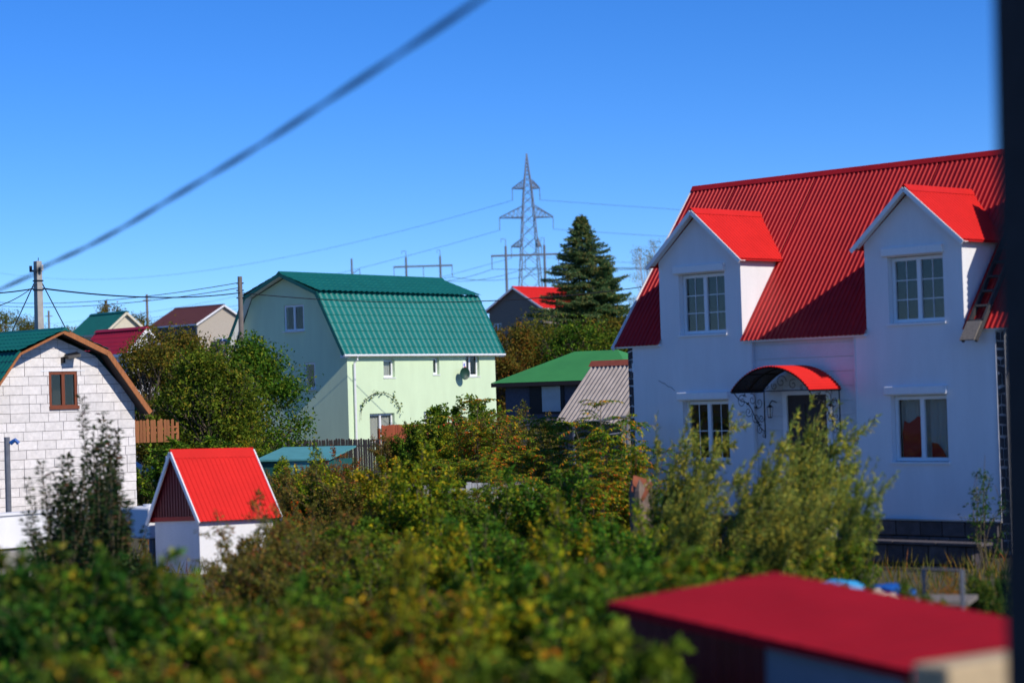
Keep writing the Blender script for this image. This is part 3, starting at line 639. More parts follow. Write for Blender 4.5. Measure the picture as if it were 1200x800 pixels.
MB().box(-.02,W_+.02,.02,.062,wz-.05,wz+.035).build('gable_trim', REDROOF, ph)
S = Matrix(((0,1,0,0),(1,0,0,0),(0,0,1,0),(0,0,0,1)))
for e in (-.09, W_+.09):
    k_ = rs/(W_/2); ribbed(-.03, D_+.06, (e,wz-.09*k_+.07), (W_/2,wz+rs+.07), .115, .014, duty=.25).build('roof_slope', REDLIGHT, ph, S)
    MB().beam((e,-.05,wz-.09*k_+.03),(W_/2,-.05,wz+rs+.035),.03,.075).build('verge_trim', PVC, ph); MB().beam((e,D_+.07,wz-.09*k_+.03),(W_/2,D_+.07,wz+rs+.05),.03,.09).build('verge_trim', PVC, ph)
MB().prism([(W_/2-.11,wz+rs-.08),(W_/2,wz+rs+.11),(W_/2+.11,wz+rs-.08),(W_/2,wz+rs+.075)], -.05, D_+.07).build('ridge_cap', REDLIGHT, ph)
# low white garden wall left of the pump house (sunny face), with its concrete footing, and its shaded return
a = atZ(-60, 609, 1.25); b = atZ(128, 595, 1.25); d = (b-a); L_ = d.length; an = math.atan2(d.y, d.x)
gw = thing('garden_wall', 'low white garden wall with grey footing in front of the block house', 'wall', (a.x, a.y, 0), an)
MB().box(0,L_,0,.25,.62,1.25).build('wall_panel', WHITE, gw); MB().box(-.02,L_+.02,-.04,.29,1.252,1.30).build('coping', WHITE, gw); MB().box(-.05,L_+.05,-.35,.3,-.1,.56).build('footing', CONC, gw)
a = atY(140, 594, 46.5)
gw2 = thing('white_tank', 'white rectangular water tank standing behind the pump house', 'tank', (a.x, a.y, 0), R(-46.2))
MB().box(0,1.1,0,.9,.5,a.z).build('tank_body', WHITE, gw2, bevel=.04)
for i in (.1,1.0):
    for j in (.1,.8): MB().tube([(i,j,-.1),(i,j,.5)],.04,6).build('leg', STEEL, gw2)
MB().disc((.55,0),0,.18,0,.05).build('lid', PVC, gw2, Matrix(((1,0,0,0),(0,0,-1,.45),(0,1,0,a.z+.0),(0,0,0,1))))
# turquoise shed behind the pump house
a = atY(303, 531, 66)
ts = thing('turquoise_shed', 'low turquoise shed with pale flat roof in front of the picket fence', 'shed', (a.x, a.y, 0), R(-20))
MB().box(0,2.3,0,1.8,0,a.z-.25).build('wall', TEALW, ts); q = MB(); q.add([(-.1,-.1,a.z-.25),(2.4,-.1,a.z-.25),(2.4,1.9,a.z+.08),(-.1,1.9,a.z+.08),(-.1,-.1,a.z-.2),(2.4,-.1,a.z-.2),(2.4,1.9,a.z+.13),(-.1,1.9,a.z+.13)],[(0,3,2,1),(4,5,6,7),(0,1,5,4),(1,2,6,5),(2,3,7,6),(3,0,4,7)]); q.build('roof', TEALP, ts)
MB().box(.9,1.7,-.03,-.002,.05,1.5).build('door', TEALP, ts)
# foreground shed
u_ = Vector((.6926,-.7213,0)); w_ = Vector((.7213,.6926,0))
A = atZ(712, 705, 1.9); an = R(-46)
fs_ = thing('foreground_shed', 'garden shed with flat crimson metal roof and maroon boarded side', 'shed', (A.x, A.y, 0), an)
LU, LWd = 2.46, 1.77; zr = lambda x, y: 1.9-.116*x+.035*y
q = MB(); n = 12; us = []
for i in range(n): a = LU*i/n; p_ = LU/n; us += [(a,0),(a+p_*.78,0),(a+p_*.84,.004),(a+p_*.95,.004)]
us.append((LU,0)); vs = [(x, y, zr(x,y)+h_) for x, h_ in us for y in (0, LWd)]
q.add(vs, [(2*i,2*i+2,2*i+3,2*i+1) for i in range(len(us)-1)]); q.build('roof', CRIMSON, fs_)
for (p0_, p1_) in (((0,0),(LU,0)),((0,.02),(0,LWd)),((LU,.02),(LU,LWd))): MB().beam((*p0_,zr(*p0_)-.03),(*p1_,zr(*p1_)-.03),.02,.06).build('eave_trim', CRIMSON, fs_)
us_ = 1.24
for i in range(10): x = .05+i*.12; MB().box(x,x+.113,.10,.125,-.05,zr(x+.12,.1)-.03).build('board', MAROON, fs_)
MB().prism([(us_,.9),(LU-.1,.9),(LU-.1,zr(LU-.1,.1)-.03),(us_,zr(us_,.1)-.03)],.12,.16).build('shade_tinted_panel', mat('shade_tinted_white', (.24,.29,.38), .8, .1, 4), fs_); MB().box(us_,LU-.1,.10,.15,-.05,.89).build('dark_panel', DGREY, fs_)  # upper panel is white; its blue shade is put into the colour
MB().prism([(.13,-.05),(LWd-.1,-.05),(LWd-.1,zr(.1,LWd)-.04),(.13,zr(.1,.1)-.04)],.05,.1).build('side_wall', MAROON, fs_, swapXY(0))
MB().prism([(.16,-.05),(LWd-.1,-.05),(LWd-.1,zr(LU,LWd)-.04),(.16,zr(LU,.1)-.04)],LU-.15,LU-.1).build('side_wall', BRICKO, fs_, swapXY(0))
MB().box(.16,LU-.15,LWd-.15,LWd-.1,-.05,1.6).build('back_wall', MAROON, fs_); MB().box(LU-.13,LU-.06,.07,.135,-.05,zr(LU,.1)-.03).build('corner_post', BRICKO, fs_, bevel=.01)
pb = atY(1112, 781, 9.5)
bb = MB().box(-.0,1.3,0,.22,-pb.z,0).build('beige_block', BEIGE, bevel=.02); bb.location = pb; bb.rotation_euler = (0,0,R(38)); tag(bb, 'beige aerated concrete slab standing beside the foreground shed', 'slab')
# near post at the right edge
c_ = atY(1171, 400, 8.0)
po = MB(); po.box(0,.24,0,.24,-c_.z-.1,3.0); po_ = po.build('wooden_post', WOODD, bevel=.008); po_.matrix_world = Matrix.Translation(c_) @ Matrix.Rotation(R(.9), 4, 'Y') @ Matrix.Rotation(R(-46.2), 4, 'Z'); tag(po_, 'dark rough wooden porch post close to the camera', 'post')

# ================================================================== fences
def fence(name, label, a, b, h, wd, gap, m, th=.025, z0=.05, uneven=.03, cat='fence', postm=None, raggd=1):
    a = Vector(a); b = Vector(b); d = b-a; L = math.hypot(d.x, d.y); t = thing(name, label, cat, (a.x,a.y,a.z), math.atan2(d.y,d.x))
    n = int(L/(wd+gap)); rn = random.Random(int(L*100)); me = [MB().prism([(0,z0),(wd,z0),(wd,h_),(wd*.5,h_+.02),(0,h_-.01)],-th,0).mesh('picket', m) for h_ in [h+rn.uniform(-uneven,uneven) for _ in range(6)]]
    for i in range(n):
        o = obj('picket', rn.choice(me), t); o.location = (i*(wd+gap), rn.uniform(-.008,.0), 0); o.rotation_euler = (0, rn.uniform(-.012,.012)*raggd, 0)
    for zz in (z0+.3, h-.3): MB().box(0,L,.002,.05,zz,zz+.07).build('rail', m, t)
    k = max(1, int(L/2.2))
    for i in range(k+1): MB().box(L*i/k-.05,L*i/k+.05,.052,.14,-.1,h-.1).build('post', postm or m, t)
    return t
a = atY(448, 514, 86); dirg = Vector((-.802,.598,0))
fence('picket_fence', 'weathered grey wooden picket fence in front of the pale green gable', Vector((a.x,a.y,0))+dirg*7.5, Vector((a.x,a.y,0)), a.z, .10, .03, WOODG)
a2 = atY(446, 499, 87); b2 = Vector((a2.x,a2.y,0))+Vector((.598,.802,0))*5.5
fence('board_fence', 'red-brown close-boarded fence below the pale green house wall', (a2.x,a2.y,0), b2, a2.z, .14, .008, WOODR)
a3 = atY(148, 493, 77); 
fence('slatted_fence', 'orange-brown slatted fence between the block house and the leafy tree', (a3.x,a3.y,0), (a3.x+1.75,a3.y+.4,0), a3.z, .10, .02, WOODO, z0=2.0)
# pale planks and sheets showing between the shrubs
rn = random.Random(4)
wt = thing('white_fence', 'peeling white board fence showing between shrubs', 'fence', (0,0,0))
c = atY(440, 592, 47); wt.location = (c.x, c.y, 0); wt.rotation_euler = (0,0,R(-12))
for i in range(26): MB().box(i*.135,i*.135+.12,0,.025,.1,c.z+.42+rn.uniform(-.12,.05)).build('board', mat('peeling_white_paint', (.55,.55,.53), .9, .3, 5, stretch=(3,3,.6)), wt)
MB().box(0,3.5,.026,.07,.5,.58).build('rail', WOODG, wt); MB().box(0,3.5,.026,.07,1.2,1.28).build('rail', WOODG, wt)
for (px, py, Y, l_) in ((199, 535, 62, 0),):
    c = atY(px, py, Y); q = MB().tube([(0,0,-.1),(0,0,c.z),(0,0,c.z+.02)],.13,10).build('white_gate_post', WHITE); q.location = (c.x,c.y,0); tag(q, 'white round gate post behind the pump house', 'post')
# pipe handrail near the stone pilaster
c = atY(672, 497, 56); d_ = atY(734, 488, 56)
hr_ = thing('pipe_railing', 'grey pipe railing behind the orange-tinted shrubs by the pilaster', 'railing', (c.x,c.y,0))
v = d_-c
MB().tube([(0,0,c.z),(v.x,v.y,d_.z)],.04,6).build('rail', STEEL, hr_); MB().tube([(0,0,c.z-.4),(v.x,v.y,d_.z-.4)],.03,6).build('rail', STEEL, hr_)
for t in (0,.5,1): MB().tube([(v.x*t,v.y*t,-.1),(v.x*t,v.y*t,c.z+(d_.z-c.z)*t)],.035,6).build('post', STEEL, hr_)
# tree stump post
c = atY(751, 566, 37)
stp = thing('tree_stump', 'tall sawn tree stump with broken reddish top near the white house corner', 'stump', (c.x,c.y,0))
q = MB(); n = 14; rr = [(.26,-.1),(.22,.3),(.19,.9),(.185,1.4),(.19,c.z-.12)]; vs = []; rn = random.Random(8)
for r0, z in rr:
    for j in range(n): t = j*6.283/n; k = r0*(1+.12*math.sin(j*2.1)+rn.uniform(-.05,.05)); vs.append((k*math.cos(t),k*math.sin(t),z))
for j in range(n): t = j*6.283/n; vs.append((.15*math.cos(t),.15*math.sin(t),c.z+rn.uniform(-.1,.14)))
q.add(vs, [(i*n+j,i*n+(j+1)%n,(i+1)*n+(j+1)%n,(i+1)*n+j) for i in range(5) for j in range(n)]+[tuple(5*n+j for j in range(n))]); q.build('trunk', mat('bare_trunk_wood', (.24,.17,.13), .9, .3, 6, .5, 20, stretch=(3,3,.5)), stp)
q = MB(); q.add([(-.17,-.1,c.z-.12),(.2,-.16,c.z-.02),(.16,.02,c.z+.05),(-.12,.05,c.z+.14),(.02,-.22,c.z-.3)],[(0,1,2,3),(0,4,1)]); q.build('broken_top', mat('red_rot_wood', (.3,.085,.04), .9, .3, 8), stp)

# ================================================================== things in the yard by the foreground shed
def lump(name, label, cat, px, py, Y, rx, ry, rz_, m, seed, zoff=0):
    c = atY(px, py, Y); rn = random.Random(seed); bm = bmesh.new(); bmesh.ops.create_icosphere(bm, subdivisions=4, radius=1)
    ph = [(rn.uniform(1.5,4),rn.uniform(1.5,4),rn.uniform(0,6),rn.uniform(.03,.07)) for _ in range(4)]+[(rn.uniform(5,11),rn.uniform(5,11),rn.uniform(0,6),rn.uniform(.03,.055)) for _ in range(7)]
    for v in bm.verts:
        k = 1+sum(a*math.sin(v.co.x*f1+v.co.y*f2+p) for f1,f2,p,a in ph); v.co = Vector((v.co.x*rx*k, v.co.y*ry*k, max(-.85,v.co.z)*rz_*k))
    me = bpy.data.meshes.new(name); bm.to_mesh(me); bm.free(); me.materials.append(m); me.polygons.foreach_set('use_smooth',[name == 'sack']*len(me.polygons))
    o = obj(name, me); o.location = (c.x,c.y,c.z); tag(o, label, cat); return o
yt = atY(985, 690, 25)
tb = thing('yard_table', 'low wooden trestle table behind the foreground shed', 'table', (yt.x,yt.y,0), R(-20))
ZT = .86
MB().box(-1.3,1.5,-.4,.4,ZT-.05,ZT).build('table_top', WOODG, tb)
for i in (-1.1,1.3):
    for j in (-.3,.3): MB().box(i-.05,i+.05,j-.05,j+.05,-.1,ZT-.05).build('leg', WOODG, tb)
for args in (('tarp_bundle','light blue folded tarp lying at the left end of the yard table','tarp',938,652,25.2,.26,.22,.09,TARP,1),('tarp_bundle','bright blue crumpled tarp on the middle of the yard table','tarp',982,654,25,.27,.24,.11,TARP,2),
             ('tarp_roll','deep blue rolled tarp at the right end of the yard table','tarp',1040,655,24.6,.30,.2,.09,TARPD,3),('sack','pale sack slumped in front of the deep blue tarp','sack',1032,672,23.6,.3,.25,.24,SACK,4)):
    o = lump(*args)
    o.location.z = (ZT if args[0] != 'sack' else .0) + (.85*args[8] if args[0] != 'sack' else .85*args[8])
    if args[0] == 'sack': o.scale = (1.3,1.2,2.2); o.location.z = .85*args[8]*2.2
fr_ = atY(1083, 690, 24); fk = thing('clothes_rack', 'thin galvanised pipe rack standing beside the deep blue tarp', 'rack', (fr_.x,fr_.y,0), R(-46))
MB().tube([(0,0,-.1),(0,0,1.25),(.5,0,1.25),(.5,0,-.1)],.028,6).build('hoop', STEEL, fk); MB().tube([(0,0,.7),(.5,0,.7)],.02,6).build('crossbar', STEEL, fk)
# low stone retaining wall before the plinth
rw = thing('retaining_wall', 'low dark stone retaining wall with pale coping in front of the white house plinth', 'wall', hs_.location, HA)
rn = random.Random(3); MB().box(5.8,10.4,-2.35,-2.1,-.1,.34).build('core', STONE, rw)
x = 5.8
while x < 10.3:
    l = rn.uniform(.35,.6); MB().box(x+.01,min(10.4,x+l)-.01,-2.4,-2.35,.0,.33).build('stone', PLINTH, rw, bevel=.015); x += l
x = 5.8
while x < 10.3: MB().box(x+.005,x+.95,-2.45,-2.05,.345,.40).build('coping_stone', PLINTH, rw, bevel=.01); x += .96
bk = atY(20, 712, 19); bu = thing('plastic_bucket', 'pale plastic bucket among the dark foreground shrubs', 'bucket', (bk.x,bk.y,0))
MB().tube([(0,0,bk.z-.24),(0,0,bk.z)],.085,16,.115).build('pail', PVC, bu); MB().tube([(0,0,-.1),(0,0,bk.z-.24)],.1,8,.09).build('stand', BARK, bu)

# ================================================================== parked car beside the block house
c = atY(168, 532, 84)
car = thing('parked_car', 'silver car parked behind the block house', 'car', (c.x-1.4, c.y, 0), R(10))
prof = [(-2.1,.35),(-2.15,.7),(-2.0,.92),(-1.35,1.0),(-.75,1.45),(.65,1.5),(1.35,1.02),(2.0,.9),(2.15,.65),(2.1,.35)]
q = MB(); vs = []
for s in (-1,1):
    for x, z in prof: vs.append((x, s*(.84-(max(0,z-.95))*.35), z))
n = len(prof); q.add(vs, [tuple(range(n)), tuple(range(2*n-1,n-1,-1))]+[(i,i+n,(i+1)%n+n,(i+1)%n) for i in range(n)]); q.build('body', CARP, car, bevel=.04)
for s in (-1,1):
    for pts in ([(-1.2,1.03),(-.72,1.4),(-.08,1.42),(-.08,1.03)],[(0,1.03),(0,1.42),(.6,1.43),(1.15,1.04)]):
        q = MB(); q.add([(x,s*(.846-max(0,z-.95)*.35),z) for x,z in pts],[(0,1,2,3)]); q.build('side_window', DARK, car)
    for x in (-1.3,1.3):
        wh = MB().disc((x,.32),0,.32,s*.86,s*.66).build('wheel', RUBBER, car); MB().disc((x,.32),0,.19,s*.866,s*.8).build('rim', STEEL, wh)
q = MB(); q.add([(.7,-.62,1.475),(.7,.62,1.475),(1.32,.76,1.06),(1.32,-.76,1.06)],[(0,1,2,3)]); o = q.build('windscreen', DARK, car); o.location = (.02,0,.015)
q = MB(); q.add([(-.78,-.62,1.42),(-.78,.62,1.42),(-1.32,.76,1.03),(-1.32,-.76,1.03)],[(3,2,1,0)]); o = q.build('rear_window', DARK, car); o.location = (-.02,0,.02)

# ================================================================== poles, pylon, wires
def at_ground(px, Y): p = atY(px, 400, Y); return p
c = atY(44, 306, 66); top = c.z; b = Vector((c.x,c.y,0))
cp = thing('concrete_pole', 'square concrete utility pole with insulators rising behind the block house', 'utility pole', b, R(-46))
q = MB(); q.add([(-.16,-.14,-.2),(.16,-.14,-.2),(.16,.14,-.2),(-.16,.14,-.2),(-.10,-.09,top),(.10,-.09,top),(.10,.09,top),(-.10,.09,top)],[(0,3,2,1),(4,5,6,7),(0,1,5,4),(1,2,6,5),(2,3,7,6),(3,0,4,7)]); q.build('shaft', CONC, cp, bevel=.015)
MB().beam((-.42,0,top-.28),(.2,0,top-.28),.05,.06).build('bracket', IRON, cp)
for x in (-.4,.24): MB().tube([(x,0,top-.3),(x,0,top-.22),(x,0,top-.17),(x,0,top-.12)],.045,8).build('insulator', PVC if x > 0 else IRON, cp)
MB().tube([(.03,0,top),(.05,0,top+.1)],.012,5).build('top_pin', IRON, cp)
for zz in (top-.9,top-.62): MB().box(-.125,.125,-.115,.115,zz,zz+.04).build('band', IRON, cp)
c2 = atY(281, 324, 96); b2_ = Vector((c2.x,c2.y,0)); top2 = c2.z
wp = thing('wooden_pole', 'round grey wooden utility pole beside the teal gambrel roof', 'utility pole', b2_)
MB().tube([(0,0,-.2),(0,0,top2)],.15,10,.10).build('shaft', WOODPOLE, wp)
for zz in (top2-.3,top2-.62,top2-.95): MB().beam((-.17,-.03,zz),(.17,-.03,zz),.05,.05).build('bracket', IRON, wp)
far = []
for (px, py, Y, rr, lab) in ((172,345,185,.10,'thin grey pole between the bare tree and the brown-roofed house'),(57,364,200,.09,'thin far pole with a short crossarm behind the concrete pole'),(124,352,170,.12,'dark pole beside the bare tree on the rise')):
    p = atY(px,py,Y); g = gz_(p); o = thing('distant_pole', lab, 'utility pole', (p.x,p.y,g-.2))
    MB().tube([(0,0,0),(0,0,p.z-g+.2)],rr*1.3,8,rr).build('shaft', WOODPOLE, o); MB().beam((-.35,0,p.z-g-.3),(.35,0,p.z-g-.3),.08,.08).build('crossarm', WOODPOLE, o); far.append(p)
# two-post portal pylons and a single mast
def portal(pxs, ytop, Y, ybeam, xb0, xb1, label):
    a = atY(pxs[0], ytop, Y); b = atY(pxs[1], ytop, Y); g = gz_(a); t = thing('portal_pylon', label, 'pylon', (a.x,a.y,g-.3))
    zz = atY(pxs[0], ybeam, Y).z-g+.3; s = b.x-a.x; x0 = atY(xb0,ybeam,Y).x-a.x; x1 = atY(xb1,ybeam,Y).x-a.x
    for x in (0, s):
        MB().tube([(x,0,0),(x,0,a.z-g-.8)],.27,8,.17).build('post', CONC if 0 else STEEL, t); MB().tube([(x,0,a.z-g-.8),(x,0,a.z-g+.3),(x-.7 if x == 0 else x-.5,0,a.z-g+.3),(x-.7 if x == 0 else x-.5,0,a.z-g-.2)],.06,5).build('peak_hook', STEEL, t)
    MB().beam((x0,0,zz),(x1,0,zz),.25,.28).build('crossbeam', STEEL, t)
    ins = []
    for x in (x0+.1,(s)/2,x1-.1):
        MB().tube([(x,0,zz),(x,0,zz-2.0)],.06,5).build('insulator_string', STEEL, t); ins.append(Vector((a.x+x, a.y, g-.3+zz-2.0)))
    return ins, (Vector((a.x,a.y,a.z)), Vector((b.x,b.y,b.z)))
i1, t1 = portal((592.3,637.5), 280, 330, 299.5, 575.5, 655, 'two-post portal pylon in front of the lattice tower')
i2, t2 = portal((475.5,515.5), 294, 372, 312.5, 461, 530.5, 'two-post portal pylon rising behind the teal ridge')
p = atY(412,303,385); g = gz_(p); sm = thing('single_mast', 'single slim mast with a side bracket behind the teal ridge', 'pylon', (p.x,p.y,g-.3))
MB().tube([(0,0,0),(0,0,p.z-g+.3)],.25,8,.16).build('post', STEEL, sm); MB().tube([(0,0,p.z-g-2.4),(1.4,0,p.z-g-1.6),(1.4,0,p.z-g-3.2)],.09,5).build('bracket', STEEL, sm)
# lattice tower
YP = 430; c = atY(617,180,YP); g = gz_(c); HT = c.z-g
lt = thing('lattice_tower', 'tall steel lattice power tower with three crossarm tiers', 'pylon', (c.x,c.y,g), R(8))
def hz_(py): return atY(617,py,YP).z-g
def half(z):
    pts = [(0,2.75),(hz_(345),2.15),(hz_(288),1.55),(hz_(254),1.18),(hz_(220),.78),(HT-3,.32),(HT,.05)]
    for (z0,w0),(z1,w1) in zip(pts,pts[1:]):
        if z <= z1: return w0+(w1-w0)*(z-z0)/(z1-z0)
    return .05
for i,j in ((-1,-1),(1,-1),(1,1),(-1,1)):
    zs = [HT*k/14 for k in range(15)]; MB().tube([(i*half(z),j*half(z),z) for z in zs],.12,4).build('leg', STEEL, lt)
zs = [0]; 
while zs[-1] < HT-1.5: zs.append(zs[-1]+max(.7,1.65*half(zs[-1])))
for fi, (ax, s) in enumerate(((0,-1),(0,1),(1,-1),(1,1))):
    for z0, z1 in zip(zs, zs[1:]):
        P2 = lambda t, z: (t*half(z), s*half(z), z) if ax == 0 else (s*half(z), t*half(z), z)
        MB().tube([P2(-1,z0),P2(1,z1)],.055,3,cap=False).build('brace', STEEL, lt); MB().tube([P2(1,z0),P2(-1,z1)],.055,3,cap=False).build('brace', STEEL, lt)
LM = []
for (py, x0, x1, up, dropl) in ((221,600,632.5,1.0,2.3),(255,585,648.5,1.35,2.4),(289,599,634.5,.9,2.2)):
    z = hz_(py); 
    for xe in (atY(x0,py,YP).x-c.x, atY(x1,py,YP).x-c.x):
        s = 1 if xe > 0 else -1; h0 = half(z); a_ = MB(); n = 5
        for jj in (-1,1):
            a_.tube([(s*h0,jj*h0,z),(xe,0,z)],.09,4); a_.tube([(s*h0,jj*h0,z+up*1.7),(xe,0,z+.1)],.09,4)
            for k in range(n):
                f0 = k/n; f1 = (k+1)/n; L0 = lambda f: Vector((s*h0+(xe-s*h0)*f, jj*h0*(1-f), z)); L1 = lambda f: Vector((s*h0+(xe-s*h0)*f, jj*h0*(1-f), z+up*1.7*(1-f)+.1*f))
                a_.tube([L0(f0),L1(f1)],.05,3); a_.tube([L1(f1),L0(f1)],.05,3)
        arm = a_.build('crossarm', STEEL, lt); MB().tube([(xe,0,z),(xe,0,z-dropl)],.07,5).build('insulator_string', STEEL, arm)
        LM.append(Vector((c.x+xe*math.cos(R(8)), c.y+xe*math.sin(R(8)), g+z-dropl)))
def wire(label, a, b, sag, r, m=WIRE, n=28, name='power_line', group=None):
    return tag(MB().tube(catenary(a,b,sag,n), r, 4).build(name, m), label, 'wire', group)
GLp = 'high-voltage wires strung from the lattice tower'
for k, q in enumerate(LM):
    if k % 2 == 0: wire('thin high-voltage wire running off beside the lattice tower', q, Vector((-220-40*(k//2), 900, 62-10*k)), 9, .035, group=GLp)
    else: wire('thin high-voltage wire running off beside the lattice tower', q, Vector((420, 640, q.z+7)), 8, .035, group=GLp)
GP = 'wires strung between the portal pylons'
for q1, q2 in zip(i1, i2):
    wire('thin wire strung between the two portal pylons', q1, q2, 1.2, .035, group=GP)
    wire('thin wire running left from the portal pylon behind the teal ridge', q2, q2+Vector((-190,90,-4)), 5, .035, group='wires running left of the portal pylon')
    wire('thin wire running right from the portal pylon before the lattice tower', q1, q1+Vector((170,-60,5)), 4, .035, group='wires running right of the portal pylon')
# local cables
ka = Vector((b.x if 0 else cp.location.x, cp.location.y, atY(52,337,66).z)); kb = Vector((b2_.x,b2_.y,atY(281,343,96).z))
wire('thick black cable from the concrete pole to the wooden pole', ka, kb, .25, .024, CABLE, name='overhead_cable')
kc = atY(860,318,99); wire('thick black cable from the wooden pole past the teal roof and spruce', kb, kc, .85, .02, CABLE, name='overhead_cable')
kd = atY(-60,343,74); wire('black cable leaving the concrete pole away from the wooden pole', ka, kd, .1, .02, CABLE, name='overhead_cable')
ke = atY(-40,362,60); wire('slack black cable drooping from the concrete pole', ka+Vector((0,0,.15)), ke, .25, .014, CABLE, name='overhead_cable')
for (px,py,Y,l_) in ((86,402,74,'stay wire slanting from the concrete pole towards the block roof'),(8,402,70,'stay wire slanting from the concrete pole towards the far shrubs')):
    e_ = atY(px,py,Y); s_ = Vector((cp.location.x,cp.location.y,atY(52,322,66).z)); d_ = (e_-s_); e2 = s_+d_*((s_.z-0)/(s_.z-e_.z)); tag(MB().tube([s_,e2],.018,5).build('stay_wire', CABLE), l_, 'wire')
for (y0,y1,y2,l_) in ((352,340,330,'upper thin telephone wire meeting the wooden pole'),(356,346,338,'lower thin telephone wire meeting the wooden pole')):
    wire(l_, atY(-30,y0,150), Vector((b2_.x,b2_.y,atY(281,y1-9,96).z)), .5, .018, WIRE, name='telephone_wire')
# twisted service cable passing close to the camera
prof = [(-260,452,34),(0,339,21),(45,315.5,19.4),(100,290,17.8),(150,263,16.5),(200,233,15.3),(300,173,13.4),(400,108,11.9),(500,42,10.7),(560,1,10.1),(700,-95,8.9)]
pts = [atY(*p_) for p_ in prof]; dense = []
for i in range(len(pts)-1):
    p0, p1, p2, p3 = pts[max(0,i-1)], pts[i], pts[i+1], pts[min(len(pts)-1,i+2)]; n = 30
    for k in range(n):
        t = k/n; dense.append(.5*((2*p1)+(p2-p0)*t+(2*p0-5*p1+4*p2-p3)*t*t+(3*p1-p0-3*p2+p3)*t**3))
sct = thing('service_cable', 'thick twisted black service cable slanting across the blue sky', 'cable', dense[0]); s_ = 0
o0 = dense[0]; st1 = []; st2 = []
for i, p_ in enumerate(dense):
    if i: s_ += (p_-dense[i-1]).length
    d_ = (dense[min(i+1,len(dense)-1)]-dense[max(i-1,0)]).normalized(); a_ = d_.cross(Vector((0,0,1))).normalized(); b__ = d_.cross(a_); t = s_*2.6
    off = (a_*math.cos(t)+b__*math.sin(t))*.0075; st1.append(p_-o0+off); st2.append(p_-o0-off)
MB().tube(st1,.0095,6).build('strand', CABLE, sct); MB().tube(st2,.0095,6).build('strand', CABLE, sct)

# ================================================================== vegetation
class Plant:
    def __init__(s, seed): s.r = np.random.default_rng(seed); s.L = []; s.stem = MB()
    def leaves(s, pos, dirv, nrm, ln, wd):       # arrays
        s.L.append((np.asarray(pos,float), np.asarray(dirv,float), np.asarray(nrm,float), np.broadcast_to(ln,(len(pos),)), np.broadcast_to(wd,(len(pos),))))
    def foliage(s, name, m):
        P = np.concatenate([l[0] for l in s.L]); D = np.concatenate([l[1] for l in s.L]); N = np.concatenate([l[2] for l in s.L]); ln = np.concatenate([l[3] for l in s.L])[:,None]; wd = np.concatenate([l[4] for l in s.L])[:,None]
        D = D/(np.linalg.norm(D,axis=1,keepdims=True)+1e-9); S = np.cross(D,N); S /= (np.linalg.norm(S,axis=1,keepdims=True)+1e-9); N2 = np.cross(S,D)
        mid = P+D*ln*.45
        V = np.stack([P, mid+S*wd*.5+N2*wd*.16, P+D*ln-N2*ln*.10, mid-S*wd*.5+N2*wd*.16],1).reshape(-1,3)
        n = len(P); me = bpy.data.meshes.new(name); me.vertices.add(4*n); me.vertices.foreach_set('co', V.astype(np.float32).ravel())
        me.loops.add(4*n); me.loops.foreach_set('vertex_index', np.arange(4*n,dtype=np.int32)); me.polygons.add(n)
        me.polygons.foreach_set('loop_start', np.arange(0,4*n,4,dtype=np.int32)); me.polygons.foreach_set('loop_total', np.full(n,4,dtype=np.int32))
        me.update(calc_edges=True); me.materials.append(m); return me
def rdir(r, n): v = r.normal(size=(n,3)); return v/np.linalg.norm(v,axis=1,keepdims=True)
def root(name, stem_name, fol_name, pl, fm, sm):
    """prototype kept unlinked: returns (foliage mesh, stem mesh)"""
    return pl.foliage(fol_name, fm), pl.stem.mesh(stem_name, sm)
def shrub(seed, h, spread, nst, ntw, nlf, ll, lw, fm, droop=.25, up=.55, lean=(0,0), stemr=.012, twl=.32, low=.18, sm=None):
    p = Plant(seed); r = p.r
    for i in range(nst):
        a = r.uniform(0,6.283); t = r.uniform(.05,1)**.7*spread; hh = h*r.uniform(.62,1.05)*(1-.22*t/spread); b0 = np.array([math.cos(a)*t*.25, math.sin(a)*t*.25, -.05])
        tip = np.array([math.cos(a)*t*h*.5+lean[0]*h, math.sin(a)*t*h*.5+lean[1]*h, hh]); pts = []
        k = 7; j1 = r.normal(size=3)*.05*h
        for q in range(k+1):
            f = q/k; pos = b0+(tip-b0)*np.array([f**(1+droop),f**(1+droop),f]) + j1*math.sin(f*3.1)*np.array([1,1,.2]) - np.array([0,0,droop*h*.18*max(0,f-.6)**2*6]); pts.append(pos)
        pts = np.array(pts); p.stem.tube([Vector(v) for v in pts], stemr, 4, stemr*.3, cap=False)
        for w_ in range(ntw):
            f = low+(1-low)*r.uniform(0,1)**.8; q = min(k-1,int(f*k)); bp = pts[q]+(pts[q+1]-pts[q])*(f*k-q); ax = pts[q+1]-pts[q]; ax = ax/np.linalg.norm(ax)
            d = rdir(r,1)[0]*(1-up)+ax*up; d = d/np.linalg.norm(d); tl = twl*h*.5*r.uniform(.5,1.2)*(1.1-.5*f)
            e = bp+d*tl; p.stem.tube([Vector(bp),Vector(e)], stemr*.45, 3, stemr*.2, cap=False)
            fl = r.uniform(.1,1,nlf); pos = bp+np.outer(fl*tl,d)+r.normal(size=(nlf,3))*.012*h
            dv = rdir(r,nlf)*.9+d*.55+np.array([0,0,-.1]); p.leaves(pos, dv, rdir(r,nlf)*.75+np.array([0,0,.75]), ll*r.uniform(.6,1.25,nlf), lw*r.uniform(.7,1.2,nlf))
    return p.foliage('foliage', fm), p.stem.mesh('stems', sm or STEM)
